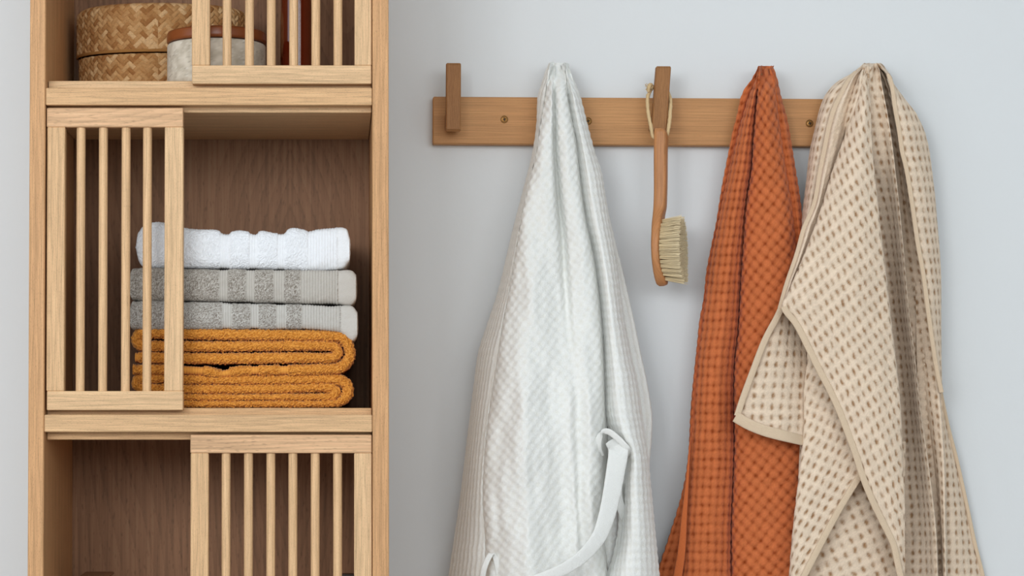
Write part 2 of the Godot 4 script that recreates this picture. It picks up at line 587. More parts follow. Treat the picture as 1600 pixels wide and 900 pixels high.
func door(t: Node3D, x0: float, y0: float, x1: float, y1: float, inner: Array, slats: Array, label: String) -> void:
	var d := Node3D.new(); d.name = numbered("door", t); t.add_child(d, true)
	var zb := ZD - 0.017
	d.set_meta("label", label)
	var c := P((x0 + x1) / 2, y1, ZD)
	d.position = Vector3(c.x, c.y, ZD - 0.008) - t.position
	var b := buf(); slab(b, x0, inner[1] + 0.0, inner[0], inner[3] , ZD, zb, 0.0009, 1); commit(b, "stile", M.oak[0], d)
	b = buf(); slab(b, inner[2], inner[1], x1, inner[3], ZD, zb, 0.0009, 1); commit(b, "stile", M.oak[1], d)
	b = buf(); slab(b, x0, y0, x1, inner[1], ZD, zb, 0.0009, 0); commit(b, "rail", M.oak_wide, d)
	b = buf(); slab(b, x0, inner[3], x1, y1, ZD, zb, 0.0009, 0); commit(b, "rail", M.oak[1], d)
	for k in slats.size():
		b = buf()
		var a := P(slats[k], inner[1], ZD - 0.008)
		var e := P(slats[k], inner[3], ZD - 0.008)
		var r := 0.0054
		var uvx := rng.randf() * 3.0
		var p := PackedVector3Array()
		var uv := PackedVector2Array()
		var cl := PackedColorArray()
		var x := (a.x + e.x) / 2
		for row in [e.y - 0.003, a.y + 0.003]:
			for q in 25:
				var g := TAU * q / 24
				p.append(Vector3(x - sin(g) * r, row, a.z - cos(g) * r)); cl.append(Color.WHITE)
				uv.append(Vector2(uvx + g * r, row + uvx))
		grid(b, p, cl, 2, 25, false, uv, true)
		commit(b, "slat", M.dowel, d)

# ---------------------------------------------------------------- peg rail
func extrude_x(b: Dictionary, prof: Array, x: float, w: float, ch: float, lean := 0.0) -> void:
	# prof: outline in (z, y) going round; a block of width w with chamfered side edges
	var n := prof.size()
	var cen := Vector2.ZERO
	for q in prof: cen += q
	cen /= n
	var uvo := Vector2(rng.randf(), rng.randf())
	var rings := []
	for e in [[-w / 2, ch], [-w / 2 + ch, 0.0], [w / 2 - ch, 0.0], [w / 2, ch]]:
		var ring := []
		for k in n:
			var q: Vector2 = prof[k]
			var tn: Vector2 = (prof[(k + 1) % n] - prof[(k - 1 + n) % n]).normalized()
			var nrm := Vector2(tn.y, -tn.x)
			if nrm.dot(q - cen) < 0: nrm = -nrm
			q -= nrm * e[1]
			ring.append(Vector3(x + e[0] + lean * (q.y - prof[0].y), q.y, q.x))
		rings.append(ring)
	for r in 3:
		for k in n:
			var k2 := (k + 1) % n
			var mid: Vector3 = (rings[r][k] + rings[r + 1][k2]) / 2
			var od := Vector3((r - 1) * 0.7, mid.y - cen.y, mid.z - cen.x)
			var e2: Vector2 = (prof[k2] - prof[k]).normalized()
			var nn := Vector2(e2.y, -e2.x)
			# outline runs clockwise or not: pick by area sign
			if area(prof) < 0: nn = -nn
			od = Vector3((r - 1) * 0.5, nn.y, nn.x)
			face(b, [rings[r][k], rings[r][k2], rings[r + 1][k2], rings[r + 1][k]], od, 1, uvo)
	for r in [0, 3]:
		var poly := PackedVector2Array()
		for k in n: poly.append(Vector2(rings[r][k].z, rings[r][k].y))
		var tri := Geometry2D.triangulate_polygon(poly)
		for k in range(0, tri.size(), 3):
			face(b, [rings[r][tri[k]], rings[r][tri[k + 1]], rings[r][tri[k + 2]]], Vector3(-1 if r == 0 else 1, 0, 0), 1, uvo)

func area(p: Array) -> float:
	var s := 0.0
	for k in p.size():
		var q: Vector2 = p[k]
		var w: Vector2 = p[(k + 1) % p.size()]
		s += q.x * w.y - w.x * q.y
	return s

func peg_rail() -> void:
	var a := P(676.5, 188, 0.02)
	var c := P(1396, 192, 0.02)
	var t := thing("peg_rail", Vector3((a.x + c.x) / 2, a.y, 0))
	tag(t, "long honey coloured wooden wall rail with upright pegs", "rail")
	var b := buf()
	box(b, Vector3(a.x, P(1000, 227, 0.02).y, 0.0), Vector3(c.x, P(1000, 153, 0.02).y, 0.02), 0.0014, 0)
	commit(b, "board", M.rail, t)
	t.rotation.z = -0.006
	for g in [[708.5, 100.0, 207.0, 0.0], [873.0, 113.0, 208.0, 0.0], [1030.0, 103.0, 207.0, 0.07], [1196.5, 113.0, 209.0, 0.0], [1357.0, 112.0, 210.0, 0.0]]:
		var zf := 0.058
		var yt := P(g[0], g[1], zf).y
		var yb := P(g[0], g[2], zf).y
		var x := P(g[0], g[2], zf).x
		b = buf()
		# side view of the peg: (distance from wall, height)
		var prof := [Vector2(zf - 0.004, yb), Vector2(zf, yb + 0.003), Vector2(zf, yt - 0.003), Vector2(zf - 0.003, yt), Vector2(zf - 0.011, yt), Vector2(zf - 0.013, yt - 0.003), Vector2(zf - 0.014, yb + 0.028), Vector2(zf - 0.018, yb + 0.023), Vector2(0.0201, yb + 0.023), Vector2(0.0201, yb + 0.006)]
		extrude_x(b, prof, x, 0.0195, 0.0012, g[3])
		commit(b, "peg", M.peg, t)
	for s in [[788.0, 188.0], [919.0, 190.0], [1265.0, 191.5]]:
		b = buf()
		var q := P(s[0], s[1], 0.0202)
		var pr := [Vector2(0.0, 0.0), Vector2(0.0035, 0.0002), Vector2(0.0046, 0.0012), Vector2(0.0042, 0.0004), Vector2(0.0028, 0.0009), Vector2(0.0, 0.0012)]
		var p := PackedVector3Array()
		var cl := PackedColorArray()
		for e in [Vector2(0.0001, 0.0011), Vector2(0.0022, 0.0010), Vector2(0.0034, 0.0004), Vector2(0.0042, 0.0004), Vector2(0.0048, 0.0010), Vector2(0.0052, 0.0)]:
			for k in 28:
				var an := TAU * k / 28
				p.append(q + Vector3(cos(an) * e.x, sin(an) * e.x, e.y))
				cl.append(lin(150, 110, 62) if e.x < 0.0035 or e.x > 0.0045 else lin(60, 42, 24))
		grid(b, p, cl, 6, 28, true, PackedVector2Array(), true)
		var brass: StandardMaterial3D = M.vert.duplicate()
		brass.metallic = 0.7; brass.roughness = 0.4
		var sc := commit(b, "screw", brass, t)
		b = buf()
		var tilt := 0.2
		for r in 2:
			var dx := Vector3(cos(tilt + r * PI / 2), sin(tilt + r * PI / 2), 0)
			var dy := Vector3(-dx.y, dx.x, 0)
			var z := Vector3(0, 0, 0.0012)
			face(b, [q + dx * 0.0024 + dy * 0.0006 + z, q - dx * 0.0024 + dy * 0.0006 + z, q - dx * 0.0024 - dy * 0.0006 + z, q + dx * 0.0024 - dy * 0.0006 + z], Vector3(0, 0, 1), 1, Vector2.ZERO)
		commit(b, "cross_slot", std(Color(0.12, 0.09, 0.06), 0.6), sc)

# ---------------------------------------------------------------- white bathrobe
func points(l: Array, deep := 0.0) -> Array:
	var r := []
	for q in l: r.append(P(q[0], q[1], q[2] * 0.001 * (1.0 + deep * smoothstep(250.0, 750.0, q[1]))))
	return r

func smooth_path(pts: Array, n: int) -> Array:
	var out := []
	for k in pts.size() - 1:
		var p0: Vector3 = pts[maxi(k - 1, 0)]
		var p3: Vector3 = pts[mini(k + 2, pts.size() - 1)]
		for q in n:
			out.append(pts[k].cubic_interpolate(pts[k + 1], p0, p3, float(q) / n))
	out.append(pts[pts.size() - 1])
	return out

func smooth_vals(v: Array, n: int) -> Array:
	var out := []
	for k in v.size() - 1:
		for q in n: out.append(lerpf(v[k], v[k + 1], float(q) / n))
	out.append(v[v.size() - 1])
	return out

func bathrobe() -> void:
	var t := thing("bathrobe", P(870, 500, 0.06))
	tag(t, "white waffle bathrobe with a tie belt hanging from the second peg", "bathrobe")
	var W := {"light": lin(236, 237, 233), "dark": lin(226, 224, 213), "deep": 0.42, "fuzz": 0.3}
	var b := buf()
	var left := fold([98, 858, 108, 853, 130, 846, 150, 840, 190, 838, 230, 833, 300, 816, 350, 803, 400, 791, 450, 779, 500, 763, 550, 747, 600, 740, 680, 730, 780, 718, 905, 700], [98, 44, 130, 48, 300, 40, 905, 36])
	var ridge := fold([98, 860, 108, 858, 130, 855, 160, 850, 200, 843, 240, 837, 300, 822, 350, 812, 400, 804, 440, 797, 547, 778, 680, 759, 780, 754, 850, 758, 905, 757], [98, 46, 101, 60, 108, 67, 130, 70, 300, 86, 600, 98, 905, 100])
	var c1 := fold([98, 867, 138, 865, 190, 866, 239, 867, 290, 871, 325, 874, 350, 877, 390, 880, 443, 883, 507, 888, 560, 891, 640, 892, 760, 896, 905, 904], [98, 44, 108, 64, 138, 72, 239, 72, 400, 84, 520, 104, 600, 116, 700, 120, 905, 116])
	var c2 := fold([98, 881, 130, 886, 157, 889, 218, 901, 263, 906, 322, 913, 350, 918, 400, 929, 467, 938, 533, 943, 600, 946, 670, 948, 760, 945, 840, 943, 880, 948, 905, 950], [98, 46, 101, 60, 108, 67, 157, 70, 300, 74, 670, 86, 905, 92])
	var redge := fold([98, 885, 108, 890, 120, 895, 140, 904, 160, 910, 200, 920, 240, 931, 270, 941, 300, 946, 350, 954, 400, 963, 450, 970, 500, 977, 567, 990, 583, 994, 654, 1005, 719, 1014, 771, 1019, 847, 1026, 905, 1031], [98, 44, 108, 56, 160, 60, 300, 72, 600, 88, 905, 96])
	var right := fold([98, 884, 120, 893, 200, 917, 270, 938, 350, 955, 420, 972, 500, 990, 550, 1000, 593, 1009, 643, 1017, 685, 1017, 719, 1014, 771, 1014, 905, 1016], [98, 44, 300, 48, 600, 58, 905, 60])
	# back of the robe, near the wall
	panel(b, [shifted(left, 2, -8), between(left, right, 0.5, [98, -5, 130, -14, 905, -10]), shifted(right, -1, -8)], W.merged({"kind": 2, "pu": 12, "pv": 12, "amp": 0.0006, "step": 5}))
	# left flank
	panel(b, [shifted(left, 6, -10), left, between(left, ridge, 0.55, [98, 4, 905, 8]), shifted(ridge, 1, -4), shifted(ridge, 9, -26)], W.merged({"kind": 3, "pu": 11, "pv": 14, "amp": 0.0013, "ref": 1}))
	# front with its two pleats
	var m1 := between(ridge, c1, 0.45, [98, 2, 150, 10, 300, 22, 600, 24, 905, 26])
	var pre := between(ridge, c1, 0.86, [98, 2, 150, 12, 300, 22, 520, 8, 620, 3, 905, 2])
	var post := between(c1, c2, 0.2, [98, 2, 150, 10, 300, 20, 520, 12, 620, 3, 905, 2])
	var m2 := between(c1, c2, 0.55, [98, 2, 150, 14, 300, 26, 600, 18, 905, 16])
	var pre2 := between(c1, c2, 0.88, [98, 2, 150, 11, 300, 20, 600, 17, 905, 12])
	panel(b, [shifted(ridge, 6, -16), ridge, between(ridge, c1, 0.12, [98, 1, 150, 5, 300, 13, 905, 15]), m1, pre, c1, post, m2, pre2, c2, shifted(c2, 8, -30)], W.merged({"kind": 2, "pu": 12, "pv": 12, "amp": 0.0013, "ang": 38, "ref": 3, "wob": 0.008}))
	# right front
	var el := fold([98, 883, 130, 888, 157, 891, 218, 903, 263, 908, 322, 915, 350, 920, 400, 931, 467, 940, 533, 945, 600, 948, 655, 951, 680, 962, 703, 977, 740, 976, 794, 973, 832, 971, 860, 966, 885, 958, 905, 952], [98, 46, 101, 60, 108, 67, 157, 74, 300, 80, 670, 94, 905, 100])
	panel(b, [shifted(el, -7, -12), shifted(el, -1, -3), el, between(el, redge, 0.25, [98, 3, 150, 14, 300, 24, 905, 24]), between(el, redge, 0.65, [98, 3, 150, 13, 300, 22, 905, 24]), redge, shifted(redge, -5, -26)], W.merged({"kind": 2, "pu": 11, "pv": 13, "amp": 0.0014, "ref": 5}))
	# layer behind on the right
	panel(b, [between(left, right, 0.55, [98, -6, 130, -4, 905, 4]), between(left, right, 0.85, [98, -4, 130, 2, 905, 8]), right, shifted(right, -4, -18)], W.merged({"kind": 3, "pu": 11, "pv": 14, "amp": 0.0011, "ref": 2}))
	# inner layer in the side opening
	panel(b, [fold([640, 930, 905, 930], [640, 72, 905, 76]), fold([640, 958, 905, 956], [640, 76, 800, 80, 905, 84]), fold([640, 990, 905, 985], [640, 62, 905, 66])], W.merged({"kind": 2, "pu": 12, "pv": 12, "amp": 0.0012}))
	commit(b, "body", M.cloth, t)
	var wc := lin(233, 234, 230)
	var flat := Vector3(1, 0, 0)
	# belt: comes out of the loop, hangs and swings to the left
	b = buf()
	var path := smooth_path(points([[957, 688, 114], [966, 703, 125], [962, 735, 130], [956, 770, 134], [948, 806, 138], [936, 838, 142], [916, 864, 146], [890, 884, 149], [862, 898, 150], [830, 910, 150], [790, 925, 148], [750, 950, 140], [738, 990, 132]], 0.42), 8)
	var wid := smooth_vals([0.020, 0.026, 0.025, 0.0245, 0.023, 0.0205, 0.0185, 0.0165, 0.0155, 0.015, 0.015, 0.016, 0.018], 8)
	var acr := []
	for k in path.size():
		var tn: Vector3 = (path[mini(k + 1, path.size() - 1)] - path[maxi(k - 1, 0)]).normalized()
		acr.append(tn.cross(Vector3(0, 0, 1)) + Vector3(0, 0, 0.35 * sin(float(k) / path.size() * 4.0)))
	ribbon(b, path, wid, 0.0036, acr, wc, 14, 0.0005)
	tag(commit(b, "belt", M.cloth, t), "plain white fabric belt")
	# belt loop
	b = buf()
	ribbon(b, smooth_path(points([[939, 712, 106], [935, 700, 112], [936, 685, 117], [943, 675, 121], [952, 675, 123], [964, 684, 125], [975, 695, 126], [982, 704, 122], [984, 714, 104]], 0.42), 5), [0.0085], 0.003, [Vector3(0.5, 0.6, 0.5)], wc, 10)
	commit(b, "belt_loop", M.cloth, t)
	b = buf()
	ribbon(b, smooth_path(points([[753, 908, 112], [756, 890, 116], [762, 874, 117], [768, 866, 116], [774, 872, 114], [778, 890, 114], [779, 908, 112]], 0.42), 5), [0.0075], 0.003, [Vector3(1, 0, 0.3)], wc, 10)
	commit(b, "belt_loop", M.cloth, t)
	# far end of the belt tucked in the opening
	b = buf()
	ribbon(b, smooth_path(points([[966, 755, 100], [966, 775, 102], [971, 795, 100], [976, 810, 94]], 0.42), 5), [0.011], 0.003, [flat], wc, 10)
	commit(b, "belt_end", M.cloth, t)

# ---------------------------------------------------------------- rust waffle towel
func rust_towel() -> void:
	var t := thing("hanging_towel", P(1150, 500, 0.05))
	tag(t, "burnt orange waffle towel hanging from a peg between brush and beige towel", "towel", "waffle towels hanging from the rail")
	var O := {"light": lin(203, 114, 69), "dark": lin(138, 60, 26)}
	var b := buf()
	var left := fold([103, 1185, 120, 1179, 134, 1166, 153, 1157, 176, 1152, 207, 1144, 242, 1137, 288, 1128, 351, 1118, 389, 1110, 426, 1103, 467, 1099, 498, 1093, 544, 1088, 636, 1079, 711, 1075, 753, 1070, 905, 1058], [103, 42, 120, 46, 300, 40, 905, 46])
	var c0 := fold([103, 1186, 120, 1183, 146, 1170, 180, 1159, 221, 1148, 267, 1137, 330, 1124, 400, 1110, 498, 1096, 560, 1089, 711, 1078, 905, 1066], [103, 42, 120, 46, 300, 42, 905, 52])
	var c1 := fold([103, 1187, 120, 1185, 172, 1180, 218, 1176, 265, 1173, 292, 1169, 333, 1164, 373, 1161, 435, 1157, 529, 1152, 560, 1148, 711, 1147, 824, 1143, 905, 1143], [103, 44, 106, 61, 112, 66, 172, 64, 300, 50, 905, 46])
	var ce := fold([103, 1207, 120, 1210, 141, 1212, 183, 1217, 221, 1222, 263, 1228, 300, 1234, 327, 1238, 373, 1243, 460, 1252, 600, 1262, 905, 1272], [103, 44, 106, 61, 112, 66, 200, 62, 400, 52, 905, 50])
	var re := fold([103, 1208, 120, 1214, 151, 1221, 188, 1231, 230, 1238, 267, 1244, 298, 1249, 342, 1254, 500, 1262, 905, 1276], [103, 42, 150, 44, 300, 40, 905, 40])
	panel(b, [shifted(left, 2, -8), between(left, re, 0.5, [103, -4, 140, -12, 905, -14]), shifted(re, -2, -8)], O.merged({"kind": 1, "pu": 14, "pv": 14, "amp": 0.001, "step": 5}))
	# flaring layer at the lower left
	var fl := fold([640, 1080, 711, 1075, 753, 1069, 794, 1059, 840, 1045, 881, 1032, 905, 1026], [640, 34, 905, 36])
	panel(b, [shifted(fl, 3, -8), fl, fold([640, 1092, 905, 1062], [640, 40, 905, 44]), fold([640, 1102, 905, 1090], [640, 40, 905, 40])], O.merged({"kind": 1, "pu": 13, "pv": 14, "amp": 0.0016, "ref": 1}))
	# left sliver and left fold
	panel(b, [shifted(left, 4, -12), left, between(left, c0, 0.6, [103, 3, 905, 4]), shifted(c0, 3, -2), shifted(c0, 8, -14)], O.merged({"kind": 1, "pu": 13, "pv": 14, "amp": 0.0012, "ref": 1}))
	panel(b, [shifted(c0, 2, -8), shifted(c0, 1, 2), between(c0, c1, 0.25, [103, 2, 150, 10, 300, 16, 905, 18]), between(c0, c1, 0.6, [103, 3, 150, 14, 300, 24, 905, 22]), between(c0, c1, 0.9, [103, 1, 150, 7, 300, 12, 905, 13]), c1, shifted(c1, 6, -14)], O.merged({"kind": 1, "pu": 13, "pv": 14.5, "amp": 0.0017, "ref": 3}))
	# broad middle fold, cut on the bias
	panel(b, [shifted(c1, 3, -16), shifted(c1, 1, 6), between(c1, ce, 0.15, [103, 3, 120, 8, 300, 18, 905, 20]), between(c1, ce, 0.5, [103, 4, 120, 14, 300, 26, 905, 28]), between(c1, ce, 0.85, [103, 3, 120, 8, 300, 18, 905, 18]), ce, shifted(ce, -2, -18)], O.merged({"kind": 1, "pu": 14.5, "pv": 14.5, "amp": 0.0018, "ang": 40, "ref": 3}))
	# sliver on the right
	panel(b, [shifted(ce, -6, -8), shifted(ce, 1, -6), between(ce, re, 0.5, [103, 2, 300, 4, 905, 4]), re, shifted(re, -4, -14)], O.merged({"kind": 1, "pu": 13, "pv": 14, "amp": 0.0015, "ref": 3}))
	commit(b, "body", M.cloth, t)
	# hem of the left fold near the bottom
	b = buf()
	ribbon(b, smooth_path(points([[1078, 690, 58], [1074, 750, 60], [1069, 810, 61], [1065, 860, 62], [1058, 905, 62], [1028, 1078, 62]]), 6), smooth_vals([0.001, 0.004, 0.0075, 0.010, 0.0115, 0.0115], 6), 0.0026, [Vector3(1, 0, 0.2)], lin(198, 108, 62), 10, 0.0002)
	commit(b, "hem", M.cloth, t)

# ---------------------------------------------------------------- beige waffle towel
func beige_towel() -> void:
	var t := thing("hanging_towel", P(1350, 500, 0.06))
	tag(t, "large beige waffle towel with plain hems hanging from the rightmost peg", "towel", "waffle towels hanging from the rail")
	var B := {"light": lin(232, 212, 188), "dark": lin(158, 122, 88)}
	var b := buf()
	var apex := 99.0
	var left := fold([apex, 1350, 104, 1344, 115, 1330, 126, 1310, 139, 1296, 153, 1287, 172, 1280, 201, 1273, 236, 1265, 287, 1259, 336, 1253, 420, 1246, 905, 1240], [apex, 44, 126, 44, 300, 40, 905, 36])
	var hem := fold([apex, 1352, 112, 1337, 121, 1329, 144, 1316, 169, 1304, 196, 1296, 231, 1289, 266, 1282, 321, 1272, 356, 1257, 396, 1246, 443, 1230, 482, 1219], [apex, 44, 121, 62, 231, 70, 321, 84, 482, 98])
	var fan := fold([apex, 1354, 112, 1343, 130, 1336, 160, 1330, 211, 1318, 272, 1299, 330, 1282, 394, 1259, 451, 1236, 479, 1224], [apex, 46, 103, 58, 112, 64, 211, 76, 330, 92, 479, 112])
	var fr := fold([apex, 1358, 112, 1357, 133, 1358, 165, 1361, 204, 1362, 238, 1364, 269, 1367, 315, 1372, 373, 1378, 419, 1384, 457, 1388, 512, 1394, 579, 1402, 642, 1408, 694, 1410, 727, 1411, 784, 1414, 842, 1414, 905, 1414], [apex, 46, 103, 62, 112, 70, 165, 84, 300, 100, 600, 108, 905, 110])
	var fr0 := fold([apex, 1358, 112, 1357, 133, 1358, 165, 1361, 204, 1362, 238, 1364, 269, 1367, 315, 1372, 373, 1378, 419, 1384, 457, 1388, 512, 1394, 579, 1402, 642, 1408, 694, 1410, 727, 1411, 784, 1414, 842, 1414, 905, 1414], [apex, 46, 103, 62, 112, 70, 165, 84, 300, 100, 600, 108, 905, 110], false)
	var fe := fold([apex, 1370, 112, 1375, 125, 1377, 151, 1382, 187, 1389, 236, 1396, 272, 1400, 324, 1406, 388, 1412, 446, 1417, 482, 1420, 535, 1427, 588, 1433, 644, 1439, 704, 1448, 764, 1456, 828, 1463, 905, 1466], [apex, 46, 103, 60, 112, 66, 200, 70, 400, 72, 905, 74])
	var hl := fold([apex, 1373, 116, 1387, 132, 1393, 165, 1398, 204, 1405, 238, 1410, 258, 1415, 330, 1427, 373, 1433, 431, 1443, 476, 1449, 535, 1457, 579, 1464, 613, 1470, 669, 1482, 715, 1494, 782, 1509, 848, 1523, 905, 1537], [apex, 44, 116, 58, 204, 66, 400, 62, 600, 34, 905, 14])
	var hr := fold([apex, 1368, 103, 1375, 121, 1389, 139, 1403, 158, 1417, 176, 1431, 201, 1443, 231, 1451, 258, 1455, 307, 1461, 353, 1465, 396, 1469, 457, 1471, 513, 1471, 594, 1472, 613, 1472], [apex, 44, 121, 48, 200, 44, 613, 40])
	var gr := fold([apex, 1371, 120, 1383, 200, 1404, 330, 1424, 450, 1444, 594, 1465, 656, 1471, 741, 1476, 799, 1477, 905, 1479], [apex, 42, 200, 42, 500, 44, 700, 60, 905, 64])
	# back of the towel
	panel(b, [shifted(left, 4, -10), between(left, gr, 0.5, [apex, -4, 140, -16, 905, -20]), shifted(gr, -4, -24)], B.merged({"kind": 0, "pu": 15, "pv": 16, "amp": 0.001, "step": 5}))
	# flaring layer on the far right, next to the wall
	panel(b, [fold([440, 1430, 905, 1440], [440, 36, 905, 40]), fold([440, 1448, 600, 1468, 905, 1476], [440, 40, 905, 40]), fold([440, 1446, 535, 1456, 613, 1468, 782, 1490, 905, 1502], [440, 38, 905, 36]), shifted(fold([440, 1444, 476, 1449, 535, 1457, 579, 1464, 613, 1470, 669, 1482, 715, 1494, 782, 1509, 848, 1523, 905, 1537], [440, 30, 905, 14]), 0, -6), fold([440, 1440, 613, 1466, 905, 1530], [440, 16, 905, 5])], B.merged({"kind": 0, "pu": 14, "pv": 15, "amp": 0.0014, "ref": 1}))
	# left layer behind the hem
	var hm := hem.duplicate(true)
	hm.y.append_array(PackedFloat32Array([560, 905])); hm.x.append_array(PackedFloat32Array([1250, 1258]))
	hm.k.append_array(PackedFloat32Array([560, 905])); hm.z.append_array(PackedFloat32Array([0.06, 0.05]))
	panel(b, [shifted(left, 5, -14), left, between(left, hm, 0.5, [apex, 3, 140, 8, 300, 6, 905, 6]), fold([apex, 1353, 121, 1338, 169, 1315, 231, 1300, 321, 1284, 420, 1270, 905, 1268], [apex, 44, 121, 56, 231, 60, 905, 50])], B.merged({"kind": 0, "pu": 13, "pv": 15, "amp": 0.0014, "ref": 1}))
	# rolled edge strip between hem and fan
	panel(b, [shifted(hem, 6, -16), hem, between(hem, fan, 0.5, [apex, 2, 130, 7, 300, 7, 482, 3]), shifted(fan, 2, -8), shifted(fan, 8, -18)], B.merged({"kind": 3, "pu": 13, "pv": 14, "amp": 0.001, "ref": 1}))
	# small folds at the crown
	panel(b, [fold([apex, 1352, 130, 1335, 211, 1308], [apex, 44, 130, 62, 180, 68, 211, 58]), fold([apex, 1354, 112, 1346, 140, 1342, 170, 1334, 211, 1322], [apex, 44, 112, 70, 140, 80, 180, 82, 211, 66]), fold([apex, 1356, 130, 1350, 170, 1342, 211, 1332], [apex, 46, 112, 68, 170, 76, 211, 66])], B.merged({"kind": 0, "pu": 12, "pv": 15, "amp": 0.0014, "ref": 1}))
	# the broad front, fanning out to the folded hem
	var fl := fold([apex, 1355, 125, 1347, 160, 1338, 211, 1320, 272, 1299, 330, 1282, 394, 1259, 451, 1236, 479, 1225, 506, 1244, 541, 1262, 576, 1279, 610, 1297, 648, 1314, 688, 1329, 704, 1335, 747, 1349, 784, 1364, 819, 1381, 848, 1395, 886, 1404, 905, 1408], [apex, 46, 103, 60, 115, 71, 211, 84, 330, 100, 479, 118, 600, 122, 905, 116], false)
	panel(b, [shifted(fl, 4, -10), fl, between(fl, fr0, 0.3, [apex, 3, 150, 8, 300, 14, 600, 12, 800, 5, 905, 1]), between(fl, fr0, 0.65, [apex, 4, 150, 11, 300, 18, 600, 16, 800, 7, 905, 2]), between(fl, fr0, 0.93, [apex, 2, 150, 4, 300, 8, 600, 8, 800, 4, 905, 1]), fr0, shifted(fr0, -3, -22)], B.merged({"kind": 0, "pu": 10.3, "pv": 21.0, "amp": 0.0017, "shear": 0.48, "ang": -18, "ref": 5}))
	# flap hanging out to the left, its wrong side showing
	panel(b, [fold([486, 1220, 495, 1215, 532, 1195, 584, 1174, 622, 1160, 652, 1152], [486, 92, 652, 96]), fold([490, 1226, 540, 1215, 600, 1200, 668, 1188], [490, 88, 668, 100]), fold([500, 1240, 560, 1236, 620, 1230, 680, 1226], [500, 76, 680, 101]), fold([530, 1262, 600, 1264, 640, 1264, 690, 1264], [530, 64, 690, 88])], B.merged({"kind": 0, "pu": 15.5, "pv": 16.5, "amp": 0.0016, "ref": 2}))
	# lower left layer
	var dl := fold([540, 1262, 556, 1263, 613, 1257, 663, 1257, 712, 1252, 770, 1245, 842, 1237, 905, 1232], [540, 80, 640, 92, 740, 100, 905, 100], false)
	var dr := fold([600, 1400, 700, 1370, 741, 1345, 793, 1313, 839, 1288, 905, 1254], [600, 92, 741, 104, 905, 112], false)
	panel(b, [shifted(dl, 5, -18), dl, between(dl, dr, 0.3, [540, 4, 905, 8]), between(dl, dr, 0.7, [540, 2, 700, 2, 905, 4]), dr], B.merged({"kind": 0, "pu": 13, "pv": 17, "amp": 0.0017, "ang": 24, "ref": 1}))
	# layer seen in the gap below the hem
	panel(b, [fold([690, 1250, 905, 1240], [690, 70, 905, 78]), fold([690, 1320, 905, 1310], [690, 80, 905, 92]), fold([690, 1380, 905, 1370], [690, 78, 905, 88]), fold([690, 1415, 905, 1412], [690, 66, 905, 70])], B.merged({"kind": 0, "pu": 16.5, "pv": 16.5, "amp": 0.0017, "ang": -26, "ref": 1}))
	# fold right of the front
	var fi := shifted(fr, 4, 0)
	fi.k = PackedFloat32Array([apex, 103, 112, 215, 330, 905]); fi.z = PackedFloat32Array([0.046, 0.061, 0.066, 0.062, 0.036, 0.036])
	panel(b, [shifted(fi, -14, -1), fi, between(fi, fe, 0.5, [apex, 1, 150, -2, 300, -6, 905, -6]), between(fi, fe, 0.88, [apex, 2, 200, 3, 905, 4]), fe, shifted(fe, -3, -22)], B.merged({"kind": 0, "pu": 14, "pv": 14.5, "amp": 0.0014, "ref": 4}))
	# recessed fold
	panel(b, [shifted(fe, -10, -38), shifted(fe, 4, -40), between(fe, gr, 0.6, [apex, 0, 200, -22, 500, -18, 905, -6]), gr, shifted(gr, 2, -20)], B.merged({"kind": 0, "pu": 14, "pv": 15, "amp": 0.0014, "ref": 3, "shear": -0.3}))
	# fold on the right
	var hl2 := fold([apex, 1373, 116, 1387, 132, 1393, 165, 1398, 204, 1405, 238, 1410, 258, 1415, 330, 1427, 373, 1433, 431, 1443, 476, 1449, 535, 1457, 579, 1464, 613, 1471], [apex, 44, 116, 60, 204, 70, 400, 72, 613, 60])
	panel(b, [shifted(hl2, 3, -20), hl2, between(hl2, hr, 0.2, [apex, 2, 150, 7, 300, 8, 613, 2]), between(hl2, hr, 0.6, [apex, 2, 150, 9, 300, 12, 613, 4]), hr, shifted(hr, -4, -16)], B.merged({"kind": 0, "pu": 13, "pv": 16, "amp": 0.0016, "ref": 1}))
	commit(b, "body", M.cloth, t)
	# hems
	var hc := lin(216, 194, 166)
	var strips := [
		[fold_path(fl, 479, 905, 2.0), [0.0085], Vector3(0.85, 0.5, 0.0), 5.0],
		[smooth_path(points([[1226, 470, 99], [1214, 496, 99], [1195, 532, 99], [1175, 584, 100], [1161, 622, 100], [1152, 650, 101]]), 6), [0.0085], Vector3(0.9, -0.4, 0), 4.0],
		[smooth_path(points([[1149, 651, 101], [1170, 663, 104], [1195, 673, 107], [1225, 681, 107], [1246, 686, 98], [1262, 690, 84]]), 6), [0.0145], Vector3(-0.3, 1, 0), 0.0],
		[fold_path(dr, 725, 905, 2.0), [0.0085], Vector3(0.8, -0.6, 0), 0.0],
		[fold_path(hem, 112, 482, 2.0), [0.005, 0.007], Vector3(0.9, 0.3, 0.3), 0.0],
		[fold_path(hl2, 116, 613, 2.0), [0.004, 0.006], Vector3(0.9, 0.1, 0.3), 0.0],
		[fold_path(hl, 600, 1075, -4.0), [0.004, 0.005], Vector3(0.9, 0.3, 0.3), 0.0]]
	for s in strips:
		b = buf()
		ribbon(b, s[0], s[1], 0.0034, [s[2]], hc, 12, 0.0003)
		commit(b, "hem", M.cloth, t)

func fold_path(f: Dictionary, y0: float, y1: float, dz: float) -> Array:
	var out := []
	var n := int((y1 - y0) / 6.0) + 2
	for k in n:
		var y := lerpf(y0, y1, float(k) / (n - 1))
		out.append(P(spl(f.y, f.x, y), y, spl(f.k, f.z, y) + dz * 0.001))
	return out

